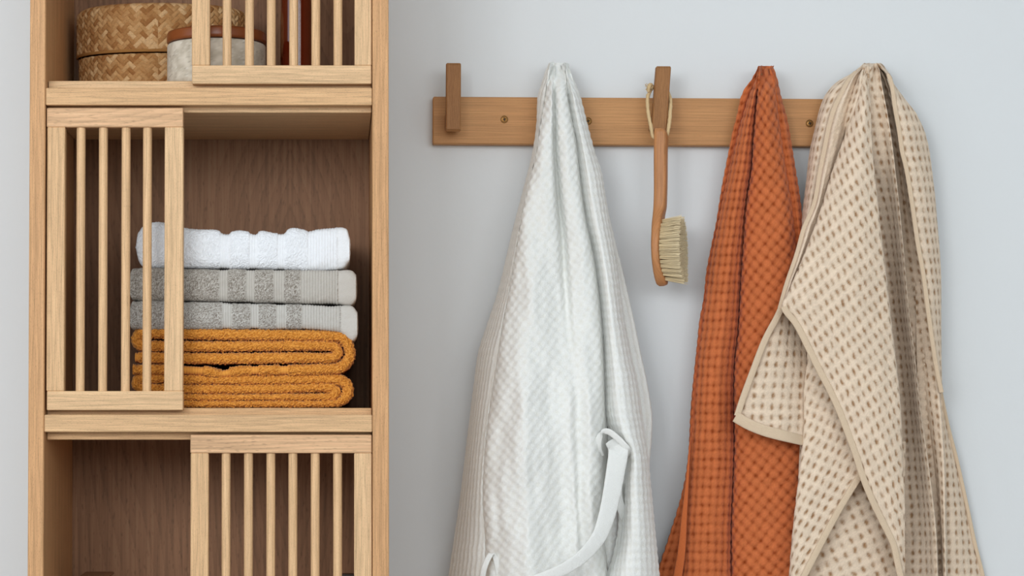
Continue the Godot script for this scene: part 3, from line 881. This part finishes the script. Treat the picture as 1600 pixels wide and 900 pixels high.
# ---------------------------------------------------------------- folded towels on the middle shelf
# a towel folded so that one soft fold faces the room
func rolled(called: String, label: String, top: Array, bot: Array, zf: float, bands: Array, ribs: Array, hem_from: float, c: Color, c2: Color, speck: float, depth: float) -> void:
	var tk := PackedFloat32Array()
	var tv := PackedFloat32Array()
	for i in range(0, top.size(), 2):
		tk.append(top[i]); tv.append(top[i + 1])
	var bk := PackedFloat32Array()
	var bv := PackedFloat32Array()
	for i in range(0, bot.size(), 2):
		bk.append(bot[i]); bv.append(bot[i + 1])
	var x0 := tk[0]
	var x1 := tk[tk.size() - 1]
	var step := 1.1
	var cols := int((x1 - x0) / step)
	var arc := 74
	var p := PackedVector3Array()
	var cl := PackedColorArray()
	for r in arc + 5:
		for k in cols + 1:
			var x := lerpf(x0, x1, float(k) / cols)
			var yt := spl(tk, tv, x)
			var yb := spl(bk, bv, x)
			var H := (yb - yt) * 0.5
			var yc := (yb + yt) * 0.5
			var D := minf(H * 0.7, 22.0) / 1285.0
			var band := 0.0
			var rib := 0.0
			for q in bands:
				var w := smoothstep(q[0] - 1.0, q[0] + 1.0, x) * (1.0 - smoothstep(q[1] - 1.0, q[1] + 1.0, x))
				if w > band:
					band = w; rib = 0.5 + 0.5 * cos(TAU * (x - q[0]) / 3.8)
			for q in ribs:
				var w := smoothstep(q[0] - 1.0, q[0] + 1.0, x) * (1.0 - smoothstep(q[1] - 1.0, q[1] + 1.0, x))
				if w > band:
					band = w * 0.9; rib = 0.5 + 0.5 * cos(TAU * (x - q[0]) / 4.4)
			var plain := smoothstep(hem_from - 0.6, hem_from + 0.6, x)
			var th := PI * 0.5
			var back := 0.0
			if r < 2: back = (2 - r) * 0.5
			elif r > arc + 2: back = (r - arc - 2) * 0.5
			else: th = PI * (0.5 - float(r - 2) / arc)
			if r > arc + 2: th = -PI * 0.5
			var sn := sin(th)
			var cs := cos(th)
			var y := yc - H * signf(sn) * pow(absf(sn), 0.75)
			var z := zf - D + D * pow(maxf(cs, 0.0), 0.62)
			z -= back * depth
			var g := P(x, y, zf)
			var pt := Vector3(g.x, g.y, z)
			var n3 := noise.get_noise_3d(x * 0.33, y * 0.33, z * 400.0)
			var n4 := noise.get_noise_3d(x * 0.7 + 30.0, y * 0.7, z * 700.0)
			var terry := (1.0 - band) * (1.0 - plain)
			var off := terry * (0.0007 * n3 + 0.0006 * n4) + band * (-0.0013 + 0.0010 * rib) + plain * -0.0012
			off += 0.0015 * fine.get_noise_2d(x * 0.02, y * 0.03)
			pt += Vector3(0, sn * 0.75, cs) * off
			p.append(pt)
			var m := terry * speck * (0.5 + 0.8 * n4 + 0.35 * n3) + band * (0.35 * (1.0 - rib)) * minf(speck * 1.4, 1.0)
			var cc := c.lerp(c2, clampf(m, 0.0, 1.0)); cc.a = 1.0
			cl.append(cc)
	var t := thing(called, Vector3(P((x0 + x1) / 2, bv[0], zf).x, P((x0 + x1) / 2, bv[0], zf).y, zf - depth / 2))
	var b := buf()
	var rows := arc + 5
	grid(b, p, cl, rows, cols + 1)
	# close both ends
	for e in [0, cols]:
		var cen := Vector3.ZERO
		for r in rows: cen += p[r * (cols + 1) + e]
		cen /= rows
		cen.x += -0.0015 if e == 0 else 0.0015
		var rr := PackedVector3Array()
		var rc := PackedColorArray()
		for ring in [0.0, 0.25, 0.6, 1.0]:
			for r in rows:
				var q := p[r * (cols + 1) + e]
				var w := q.lerp(cen, ring)
				w.x = lerpf(q.x, cen.x, sqrt(ring)) + 0.0004 * noise.get_noise_3dv(w * 500.0)
				rr.append(w); rc.append(cl[r * (cols + 1) + e])
		grid(b, rr, rc, 4, rows, false, PackedVector2Array(), e != 0)
	tag(t, label, "towel", "folded towels stacked on the middle shelf")
	commit(b, "body", M.cloth, t)

# a thick towel folded sideways: one soft strip laid to and fro, its long edge facing the room
func coiled(called: String, label: String, path: Array, thick: Array, bands: Array, zf: float, c: Color, c2: Color) -> void:
	var pts := []
	var ths := []
	for k in path.size() - 1:
		var p0: Vector2 = path[maxi(k - 1, 0)]
		var p3: Vector2 = path[mini(k + 2, path.size() - 1)]
		var n := maxi(2, int(path[k].distance_to(path[k + 1]) / 1.4))
		for q in n:
			var s := float(q) / n
			pts.append(path[k].cubic_interpolate(path[k + 1], p0, p3, s)); ths.append(lerpf(thick[k], thick[k + 1], s))
	var rows := pts.size()
	var arc := 22
	var cols := arc + 5
	var p := PackedVector3Array()
	var cl := PackedColorArray()
	for r in rows:
		var q: Vector2 = pts[r]
		var tn: Vector2 = (pts[mini(r + 2, rows - 1)] - pts[maxi(r - 2, 0)]).normalized()
		var nr := Vector2(tn.y, -tn.x)
		var H: float = ths[r] * 0.5
		var wav := 0.0012 * fine.get_noise_2d(q.x * 0.025, q.y * 0.05)
		for k in cols:
			var th := PI * 0.5
			var back := 0.0
			if k < 2: back = (2 - k) * 0.5
			elif k > arc + 2:
				back = (k - arc - 2) * 0.5; th = -PI * 0.5
			else: th = PI * (0.5 - float(k - 2) / arc)
			var sn := sin(th)
			var cs := cos(th)
			var w := q + nr * (H * sn)
			var z := zf - 0.010 + 0.010 * pow(maxf(cs, 0.0), 0.8) - back * 0.2 + wav
			var band := 0.0
			var rib := 0.0
			for e in bands:
				if q.y > e[2] and q.y < e[3]:
					var ww := smoothstep(e[0] - 1.5, e[0] + 1.5, q.x) * (1.0 - smoothstep(e[1] - 1.5, e[1] + 1.5, q.x))
					if ww > band:
						band = ww; rib = 0.5 + 0.5 * cos(TAU * (q.x - e[0]) / 4.2)
			var n3 := noise.get_noise_3d(w.x * 0.24, w.y * 0.24, z * 300.0)
			var n4 := noise.get_noise_3d(w.x * 0.55 + 30.0, w.y * 0.55, z * 650.0)
			var off := (1.0 - band) * (0.0012 * n3 + 0.0011 * n4) + band * (-0.0016 + 0.0008 * rib)
			var g := P(w.x, w.y, zf)
			p.append(Vector3(g.x, g.y, z) + Vector3(nr.x * sn, -nr.y * sn, cs) * off)
			var m := (1.0 - band) * clampf(0.45 - 0.9 * n4 - 0.35 * n3, 0.0, 1.0) + band * 0.3 * (1.0 - rib)
			var cc := c.lerp(c2, m); cc.a = 1.0
			cl.append(cc)
	var b := buf()
	grid(b, p, cl, rows, cols)
	# soft ends of the strip
	for e in [0, rows - 1]:
		var rr := PackedVector3Array()
		var rc := PackedColorArray()
		var cen := Vector3.ZERO
		for k in cols: cen += p[e * cols + k]
		cen /= cols
		for ring in 3:
			for k in cols:
				rr.append(p[e * cols + k].lerp(cen, ring / 2.0)); rc.append(cl[e * cols + k])
		grid(b, rr, rc, 3, cols)
	var at := P(380, path[0].y, zf); at.z = zf - 0.1
	var t := thing(called, at)
	tag(t, label, "towel", "folded towels stacked on the middle shelf")
	commit(b, "body", M.cloth, t)

func folded_towels() -> void:
	var zf := 0.279
	rolled("folded_towel", "white terry towel folded on top of the towel stack", [212.5, 384, 214, 368, 217, 361, 222, 353, 230, 348, 240, 346, 254, 347, 275, 353, 300, 357, 342, 360, 347, 363, 358, 363, 362, 360, 388, 362, 391, 364, 401, 364, 404, 361, 431, 363, 446, 362, 449, 358, 473, 357, 480, 359, 497, 356, 520, 354, 538, 354, 543, 358, 546, 368], [212.5, 388, 214, 400, 218, 411, 224, 417, 240, 418.5, 300, 419, 420, 420, 530, 420.5, 540, 417, 546, 408], zf - 0.002, [[343, 359], [389, 402], [433, 445]], [[480, 526]], 527, lin(236, 238, 240), lin(214, 216, 220), 0.45, 0.2)
	rolled("folded_towel", "upper grey beige terry towel with ribbed bands, under the white towel", [203, 428, 205, 422, 212, 419.5, 300, 419.5, 420, 420.5, 530, 421, 551, 421.5, 556, 427], [203, 462, 205, 467, 212, 469, 300, 470, 420, 473, 530, 475.5, 551, 476, 556, 470], zf + 0.002, [[342, 356], [384, 398], [427, 444]], [[469, 527]], 528, lin(196, 191, 182), lin(122, 113, 102), 1.0, 0.2)
	rolled("folded_towel", "lower grey beige terry towel with ribbed bands, resting on the mustard towels", [203, 480, 205, 472.5, 212, 470.5, 300, 471.5, 420, 474.5, 530, 477, 552, 478, 558, 486], [203, 508, 205, 513, 212, 514.5, 300, 514.5, 420, 514, 500, 516, 530, 521, 552, 534, 558, 528], zf + 0.003, [[347, 362], [391, 404], [431, 447]], [[471, 531]], 532, lin(200, 197, 190), lin(128, 120, 110), 1.0, 0.2)
	var mu := lin(232, 160, 74)
	var md := lin(178, 108, 38)
	coiled("folded_towel", "upper mustard brown terry towel of the stack with rounded fold at right",
		[Vector2(207, 578), Vector2(260, 577), Vector2(320, 580), Vector2(345, 584), Vector2(380, 579), Vector2(450, 578), Vector2(520, 576), Vector2(537, 570), Vector2(546, 558), Vector2(546, 545), Vector2(538, 531), Vector2(522, 525), Vector2(450, 523.5), Vector2(330, 522), Vector2(230, 520), Vector2(217, 523), Vector2(213, 530), Vector2(217, 537), Vector2(232, 540), Vector2(330, 541), Vector2(450, 540), Vector2(512, 540), Vector2(524, 543), Vector2(528, 551), Vector2(523, 557.5), Vector2(512, 559), Vector2(440, 559), Vector2(330, 560), Vector2(210, 558)],
		[16, 16, 16, 14, 16, 17, 17, 17, 17, 17, 17, 17, 17, 17, 17, 17, 17, 17, 16, 16, 16, 16, 16, 16, 16, 16, 17, 17, 17], [[285, 317, 569, 590], [346, 359, 569, 590], [392, 404, 569, 590], [437, 450, 569, 590], [207, 216, 550, 568]], zf, mu, md)
	coiled("folded_towel", "lowest mustard brown terry towel of the stack on the shelf",
		[Vector2(206, 631), Vector2(300, 631), Vector2(420, 631), Vector2(515, 630), Vector2(533, 626), Vector2(542, 617), Vector2(543, 606), Vector2(535, 596), Vector2(518, 592), Vector2(440, 593), Vector2(330, 593), Vector2(230, 591), Vector2(216, 593), Vector2(212, 599), Vector2(217, 605), Vector2(232, 607), Vector2(330, 608), Vector2(440, 607), Vector2(508, 605), Vector2(521, 608), Vector2(525, 613), Vector2(519, 618), Vector2(500, 620.5), Vector2(420, 620.5), Vector2(320, 621), Vector2(212, 620)],
		[11, 11, 11, 12, 15, 18, 19, 18, 17, 15, 15, 15, 15, 15, 15, 15, 15, 15, 15, 17, 17, 15, 12, 11, 11, 11], [], zf - 0.004, mu, md)

# ---------------------------------------------------------------- woven basket
func basket() -> void:
	var c := P(252, 128, 0.11)
	c.y = shelf_top[1]
	c.z = 0.092
	var t := thing("basket", c)
	tag(t, "round woven straw basket with a matching lid on the top shelf", "basket")
	var seam := P(252, 73.5, 0.2).y - c.y
	var rx := 0.1095
	var ratio := 0.62
	# body wall and lid wall, the straw in raised floats
	straw_wall(t, "body", c, 0.0, seam - 0.0012, rx - 0.0015, ratio, false)
	straw_wall(t, "lid", c, seam + 0.0008, seam + 0.0525, rx + 0.0015, ratio, true)
	var b := buf()
	var ring := []
	for k in 65:
		var a := TAU * k / 64
		ring.append(c + Vector3(sin(a) * (rx + 0.001), seam + 0.0022, cos(a) * (rx + 0.001) * ratio))
	ribbon(b, ring, [0.004], 0.003, [Vector3.UP], lin(158, 112, 62), 8, 0.0004)
	commit(b, "lid_rim", M.vert, t)

func straw_wall(t: Node3D, called: String, c: Vector3, y0: float, y1: float, rx: float, ratio: float, lid: bool) -> void:
	var cols := 900
	var rows := int((y1 - y0) / 0.0006) + 1
	var shoulder := 26 if lid else 0
	var p := PackedVector3Array()
	var cl := PackedColorArray()
	var wv := 0.0054
	var per := TAU * rx * 0.91
	var across := roundf(per / (wv * 1.4142 * 4.0)) * 4.0   # whole repeats round the wall
	var tones := [lin(184, 140, 92), lin(194, 152, 104), lin(168, 122, 76), lin(156, 108, 64), lin(206, 168, 122), lin(178, 132, 84)]
	for r in rows + shoulder:
		var rad := rx
		var y := lerpf(y1, y0, float(r - shoulder) / (rows - 1))
		if r < shoulder:
			var g := PI * 0.5 * (1.0 - float(r) / shoulder)
			rad = rx - 0.016 * (1.0 - cos(g)) - (0.09 if r == 0 else 0.0)
			y = y1 + 0.012 * sin(g)
		elif not lid:
			rad = rx - 0.004 * pow(1.0 - (y - y0) / (y1 - y0), 3.0)
		for k in cols:
			var a := TAU * k / cols
			var s := across * k / cols
			var q := (y + (c.y)) / (wv * 1.4142)
			var m := (s + q)
			var n := (s - q)
			var i := int(floorf(m))
			var j := int(floorf(n))
			var fm := m - floorf(m)
			var fnn := n - floorf(n)
			var over := posmod(i + j, 4) < 2
			var h := 0.0
			var id := 0
			if over:
				h = (1.0 - pow(absf(2.0 * fnn - 1.0), 3.0))
				var along := (posmod(i + j, 4) + fm) / 2.0
				h = h * (0.35 + 0.65 * sin(PI * clampf(along, 0.0, 1.0)))
				id = posmod(j, int(across)) * 7 + 1
			else:
				h = (1.0 - pow(absf(2.0 * fm - 1.0), 3.0))
				var along := (posmod(i + j - 2, 4) + fnn) / 2.0
				h = h * (0.35 + 0.65 * sin(PI * clampf(along, 0.0, 1.0)))
				id = posmod(i, int(across)) * 11 + 5
			var rd := rad + 0.0026 * h - 0.0018
			var fl := int(floorf((i + j) / 4.0)) if over else int(floorf((i + j - 2) / 4.0))
			var hs := sin(id * 12.9898 + fl * 78.233) * 43758.5453
			var tone: Color = tones[int((hs - floorf(hs)) * 5.999)]
			var fib := noise.get_noise_2d((n if over else m) * 9.0, (m if over else n) * 1.3)
			var cc := tone * (1.0 + 0.16 * fib)
			cc.a = 1.0
			p.append(c + Vector3(sin(a) * rd, y, cos(a) * rd * ratio)); cl.append(cc)
	var b := buf()
	grid(b, p, cl, rows + shoulder, cols, true)
	commit(b, called, M.vert, t)

# ---------------------------------------------------------------- stone jar and amber bottle
func jar() -> void:
	var c := P(338.5, 128, 0.225)
	c.y = shelf_top[1]
	c.z = 0.228
	var t := thing("jar", c)
	tag(t, "speckled pale stoneware jar with a glossy brown lid beside the basket", "jar")
	var r := 0.0612
	var top := P(338, 58, 0.228 + r).y - c.y
	var lidtop := P(338, 38.5, 0.228 + r).y - c.y
	var p := PackedVector3Array()
	var cl := PackedColorArray()
	var prof := [Vector2(0.0, 0.0), Vector2(r - 0.006, 0.0), Vector2(r - 0.0015, 0.002), Vector2(r, 0.006)]
	for k in 30: prof.append(Vector2(r, lerpf(0.006, top - 0.003, (k + 1) / 30.0)))
	prof.append_array([Vector2(r - 0.001, top - 0.001), Vector2(r - 0.003, top), Vector2(0.0, top)])
	var seg := 120
	for q in range(prof.size() - 1, -1, -1):
		for k in seg:
			var a := TAU * k / seg
			var x := c + Vector3(sin(a) * prof[q].x, prof[q].y, cos(a) * prof[q].x)
			var n1 := fine.get_noise_3dv(x * 60.0)
			var n2 := noise.get_noise_3dv(x * 420.0)
			x += Vector3(sin(a), 0, cos(a)) * 0.0003 * n1
			var cc := lin(222, 212, 194).lerp(lin(176, 163, 142), clampf(0.3 + 0.7 * n1, 0.0, 1.0))
			if n2 > 0.5: cc = cc.lerp(lin(150, 136, 116), (n2 - 0.5) * 1.5)
			if n2 < -0.5: cc = cc.lerp(lin(236, 232, 222), (-0.5 - n2) * 1.4)
			cc.a = 1.0
			p.append(x); cl.append(cc)
	var b := buf(); grid(b, p, cl, prof.size(), seg, true); commit(b, "body", M.vert, t)
	b = buf()
	lathe(b, c, [Vector2(0.0, top + 0.0005), Vector2(r - 0.002, top + 0.0005), Vector2(r + 0.0005, top + 0.002), Vector2(r + 0.0008, top + 0.005), Vector2(r + 0.0008, lidtop - 0.004), Vector2(r - 0.0008, lidtop - 0.0012), Vector2(r - 0.004, lidtop), Vector2(0.0, lidtop + 0.001)], 72)
	commit(b, "lid", std(Color(0.54, 0.29, 0.14), 0.35, 0.5), t)

func bottle() -> void:
	var c := P(463, 128, 0.19)
	c.y = shelf_top[1]
	c.z = 0.18
	var t := thing("bottle", c)
	tag(t, "tall amber glass bottle behind the dowels of the top door", "bottle")
	var r := 0.0205
	var b := buf()
	lathe(b, c, [Vector2(0.0, 0.0), Vector2(r - 0.003, 0.0), Vector2(r, 0.004), Vector2(r, 0.15), Vector2(r - 0.002, 0.16), Vector2(0.011, 0.178), Vector2(0.010, 0.2), Vector2(0.012, 0.202), Vector2(0.012, 0.208), Vector2(0.0105, 0.209), Vector2(0.0, 0.209)], 48)
	var g := std(Color(0.40, 0.13, 0.05), 0.08, 0.5)
	g.clearcoat_enabled = true; g.clearcoat = 1.0; g.clearcoat_roughness = 0.05
	commit(b, "glass_body", g, t)
	b = buf()
	lathe(b, c, [Vector2(0.0, 0.2092), Vector2(0.012, 0.2092), Vector2(0.0125, 0.21), Vector2(0.0125, 0.228), Vector2(0.0115, 0.23), Vector2(0.0, 0.23)], 32)
	commit(b, "cap", std(Color(0.08, 0.07, 0.06), 0.5), t)

# ---------------------------------------------------------------- bath brush
func brush() -> void:
	var c := P(1030, 300, 0.055)
	var t := thing("bath_brush", c)
	tag(t, "wooden bath brush with pale bristles hanging by a cord from the middle peg", "brush")
	var ang := deg_to_rad(20.0)
	var d := Vector3(cos(ang), 0, sin(ang))      # where the bristles point
	var w := Vector3(-sin(ang), 0, cos(ang))     # across the wooden back
	# rows: y, left edge of the wood seen from the front, thickness along d (m), half width along w (m)
	var rows := [[201, 1022.5, 0.0120, 0.005], [204, 1021, 0.0145, 0.0075], [212, 1020.5, 0.0172, 0.0085], [235, 1020, 0.0172, 0.009], [270, 1020, 0.0170, 0.009], [305, 1020, 0.0165, 0.0088], [325, 1019, 0.0160, 0.010], [338, 1017.2, 0.0136, 0.014], [350, 1015.3, 0.0136, 0.019], [365, 1014.0, 0.0136, 0.0235], [385, 1013.2, 0.0136, 0.0255], [405, 1014.3, 0.0136, 0.0245], [420, 1016.5, 0.0136, 0.021], [432, 1019.2, 0.0147, 0.0165], [440, 1022.2, 0.0142, 0.0115], [445, 1025.6, 0.012, 0.0065], [447, 1029.5, 0.006, 0.0025]]
	var ys := PackedFloat32Array()
	var xs := PackedFloat32Array()
	var tk := PackedFloat32Array()
	var hw := PackedFloat32Array()
	for r in rows:
		ys.append(r[0]); xs.append(r[1]); tk.append(r[2]); hw.append(r[3])
	var p := PackedVector3Array()
	var cl := PackedColorArray()
	var uv := PackedVector2Array()
	var seg := 40
	var nr := 110
	var z0 := 0.066
	for r in nr:
		var y := lerpf(201.0, 447.0, float(r) / (nr - 1))
		var th := spl(ys, tk, y)
		var hh := spl(ys, hw, y)
		var lft := P(spl(ys, xs, y), y, z0)
		# the leftmost point of the section is at -d*th/2 -w.x side; centre follows from it
		var cen := Vector3(lft.x + th * 0.5 * d.x + hh * sin(ang) * 0.8, lft.y, z0)
		for k in seg + 1:
			var g := TAU * k / seg
			var ca := cos(g)
			var sa := sin(g)
			var e := Vector2(signf(ca) * pow(absf(ca), 0.55), signf(sa) * pow(absf(sa), 0.55))
			p.append(cen + d * (e.x * th * 0.5) + w * (e.y * hh)); cl.append(Color.WHITE)
			uv.append(Vector2(0.6 * e.y * hh + e.x * th * 0.3 + 0.4, lft.y))
	var b := buf()
	grid(b, p, cl, nr, seg + 1, false, uv)
	# close the tip
	commit(b, "handle", M.brush, t)
	# bristles: tufts of fine hairs
	b = buf()
	var r2 := RandomNumberGenerator.new(); r2.seed = 77
	for iy in 15:
		var y := lerpf(347.0, 436.0, iy / 14.0)
		var hh := 0.023 * sqrt(maxf(0.02, 1.0 - pow((y - 391.5) / 47.0, 2.0)))
		var th := spl(ys, tk, y)
		var lft := P(spl(ys, xs, y), y, z0)
		var cen := Vector3(lft.x + th * 0.5 * d.x + spl(ys, hw, y) * sin(ang) * 0.8, lft.y, z0)
		var nw := maxi(2, int(hh * 2.0 / 0.0062))
		for iw in nw:
			var s := (float(iw) / (nw - 1)) * 2.0 - 1.0
			var root := cen + d * (th * 0.5 - 0.001) + w * (s * hh)
			var out := Vector2((y - 391.0) / 46.0, s)
			for q in 34:
				var dy := r2.randfn(0.0, 1.0)
				var dw := r2.randfn(0.0, 1.0)
				var a := root + Vector3(0, dy * 0.0010, 0) + w * (dw * 0.0010)
				var ln := 0.0262 + r2.randf() * 0.0018 - 0.0012 * absf(out.x)
				var tip := root + d * ln + Vector3(0, dy * 0.0024 - out.x * 0.0022, 0) + w * (dw * 0.0022 + s * 0.002)
				hair(b, a, tip, 0.00042, lin(226, 202, 158) * (0.82 + 0.3 * r2.randf()), lin(236, 218, 180) * (0.88 + 0.25 * r2.randf()))
	tag(commit(b, "bristles", M.vert, t), "pale bristles", "", "", "stuff")
	# cord round the peg
	b = buf()
	var cord := smooth_path(points([[1024, 216, 62], [1020, 212, 62], [1016.5, 196, 56], [1012.5, 172, 50], [1012, 152, 45], [1018, 139, 41], [1026, 135, 41.5], [1035, 136, 41.5], [1042, 142, 42], [1047.5, 156, 48], [1047, 176, 58], [1045, 197, 62], [1041.5, 212, 62], [1037, 217, 62]]), 7)
	ribbon(b, cord, [0.0054], 0.0046, [Vector3(0.2, 0, 1)], lin(214, 186, 142), 8, 0.0006)
	# knot and frayed ends
	var kn := P(1015.5, 137, 0.046)
	for q in 40:
		var a := kn + Vector3(r2.randfn(0, 0.0018), r2.randfn(0, 0.002), r2.randfn(0, 0.0015))
		hair(b, a, a + Vector3(r2.randf_range(-0.005, 0.001), r2.randf_range(-0.004, 0.005), r2.randf_range(-0.002, 0.003)), 0.0006, lin(206, 178, 132), lin(222, 198, 156))
	ribbon(b, smooth_path([kn + Vector3(-0.002, -0.005, 0), kn + Vector3(-0.0015, 0.0, 0.002), kn + Vector3(0.001, 0.004, 0), kn + Vector3(0.003, 0.0, -0.001)], 5), [0.005], 0.005, [Vector3(0.2, 0, 1)], lin(208, 180, 136), 8, 0.0006)
	commit(b, "cord", M.vert, t)

func hair(b: Dictionary, a: Vector3, c: Vector3, r: float, c0: Color, c1: Color) -> void:
	var t := (c - a).normalized()
	var x := t.cross(Vector3(0.3, 0.5, 0.8)).normalized()
	var y := t.cross(x)
	c0.a = 1.0; c1.a = 1.0
	var s: int = b.v.size()
	for e in 2:
		for k in 3:
			var g := TAU * k / 3
			var o := x * cos(g) + y * sin(g)
			b.v.append((a if e == 0 else c) + o * r * (1.0 if e == 0 else 0.8)); b.n.append(o); b.c.append(c0 if e == 0 else c1)
	for k in 3:
		var k2 := (k + 1) % 3
		b.i.append_array([s + k, s + 3 + k, s + k2, s + k2, s + 3 + k, s + 3 + k2])
	for k in 3:
		b.v.append(b.v[s + 3 + k]); b.n.append(t); b.c.append(c1)
	b.i.append_array([s + 6, s + 8, s + 7])

# ---------------------------------------------------------------- things just peeping in at the bottom of the frame
func low_things() -> void:
	var y0: float = shelf_top[3]
	var c := P(143, 899.0, 0.16)
	var t := thing("box", Vector3(c.x, y0, 0.14))
	tag(t, "brown wooden box whose top edge shows at the bottom left of the cabinet", "box")
	var b := buf(); box(b, Vector3(c.x - 0.014, y0, 0.09), Vector3(c.x + 0.02, c.y - 0.004, 0.19), 0.002, 1); commit(b, "body", M.oak_side, t)
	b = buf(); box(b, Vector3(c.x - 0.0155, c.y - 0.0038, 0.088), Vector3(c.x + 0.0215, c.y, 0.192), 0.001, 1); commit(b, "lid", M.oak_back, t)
	c = P(544, 895.5, 0.16)
	t = thing("jar", Vector3(c.x, y0, 0.16))
	tag(t, "small dark grey lidded jar behind the last dowel of the bottom door", "jar")
	b = buf(); lathe(b, Vector3(c.x, y0, 0.16), [Vector2(0, 0), Vector2(0.014, 0), Vector2(0.016, 0.003), Vector2(0.016, c.y - y0 - 0.022), Vector2(0.014, c.y - y0 - 0.018), Vector2(0, c.y - y0 - 0.018)], 40)
	commit(b, "body", std(Color(0.3, 0.29, 0.27), 0.5), t)
	b = buf(); lathe(b, Vector3(c.x, y0, 0.16), [Vector2(0, c.y - y0 - 0.0178), Vector2(0.0145, c.y - y0 - 0.0178), Vector2(0.0148, c.y - y0 - 0.004), Vector2(0.012, c.y - y0 - 0.0008), Vector2(0, c.y - y0)], 40)
	commit(b, "lid", std(Color(0.36, 0.35, 0.33), 0.4), t)
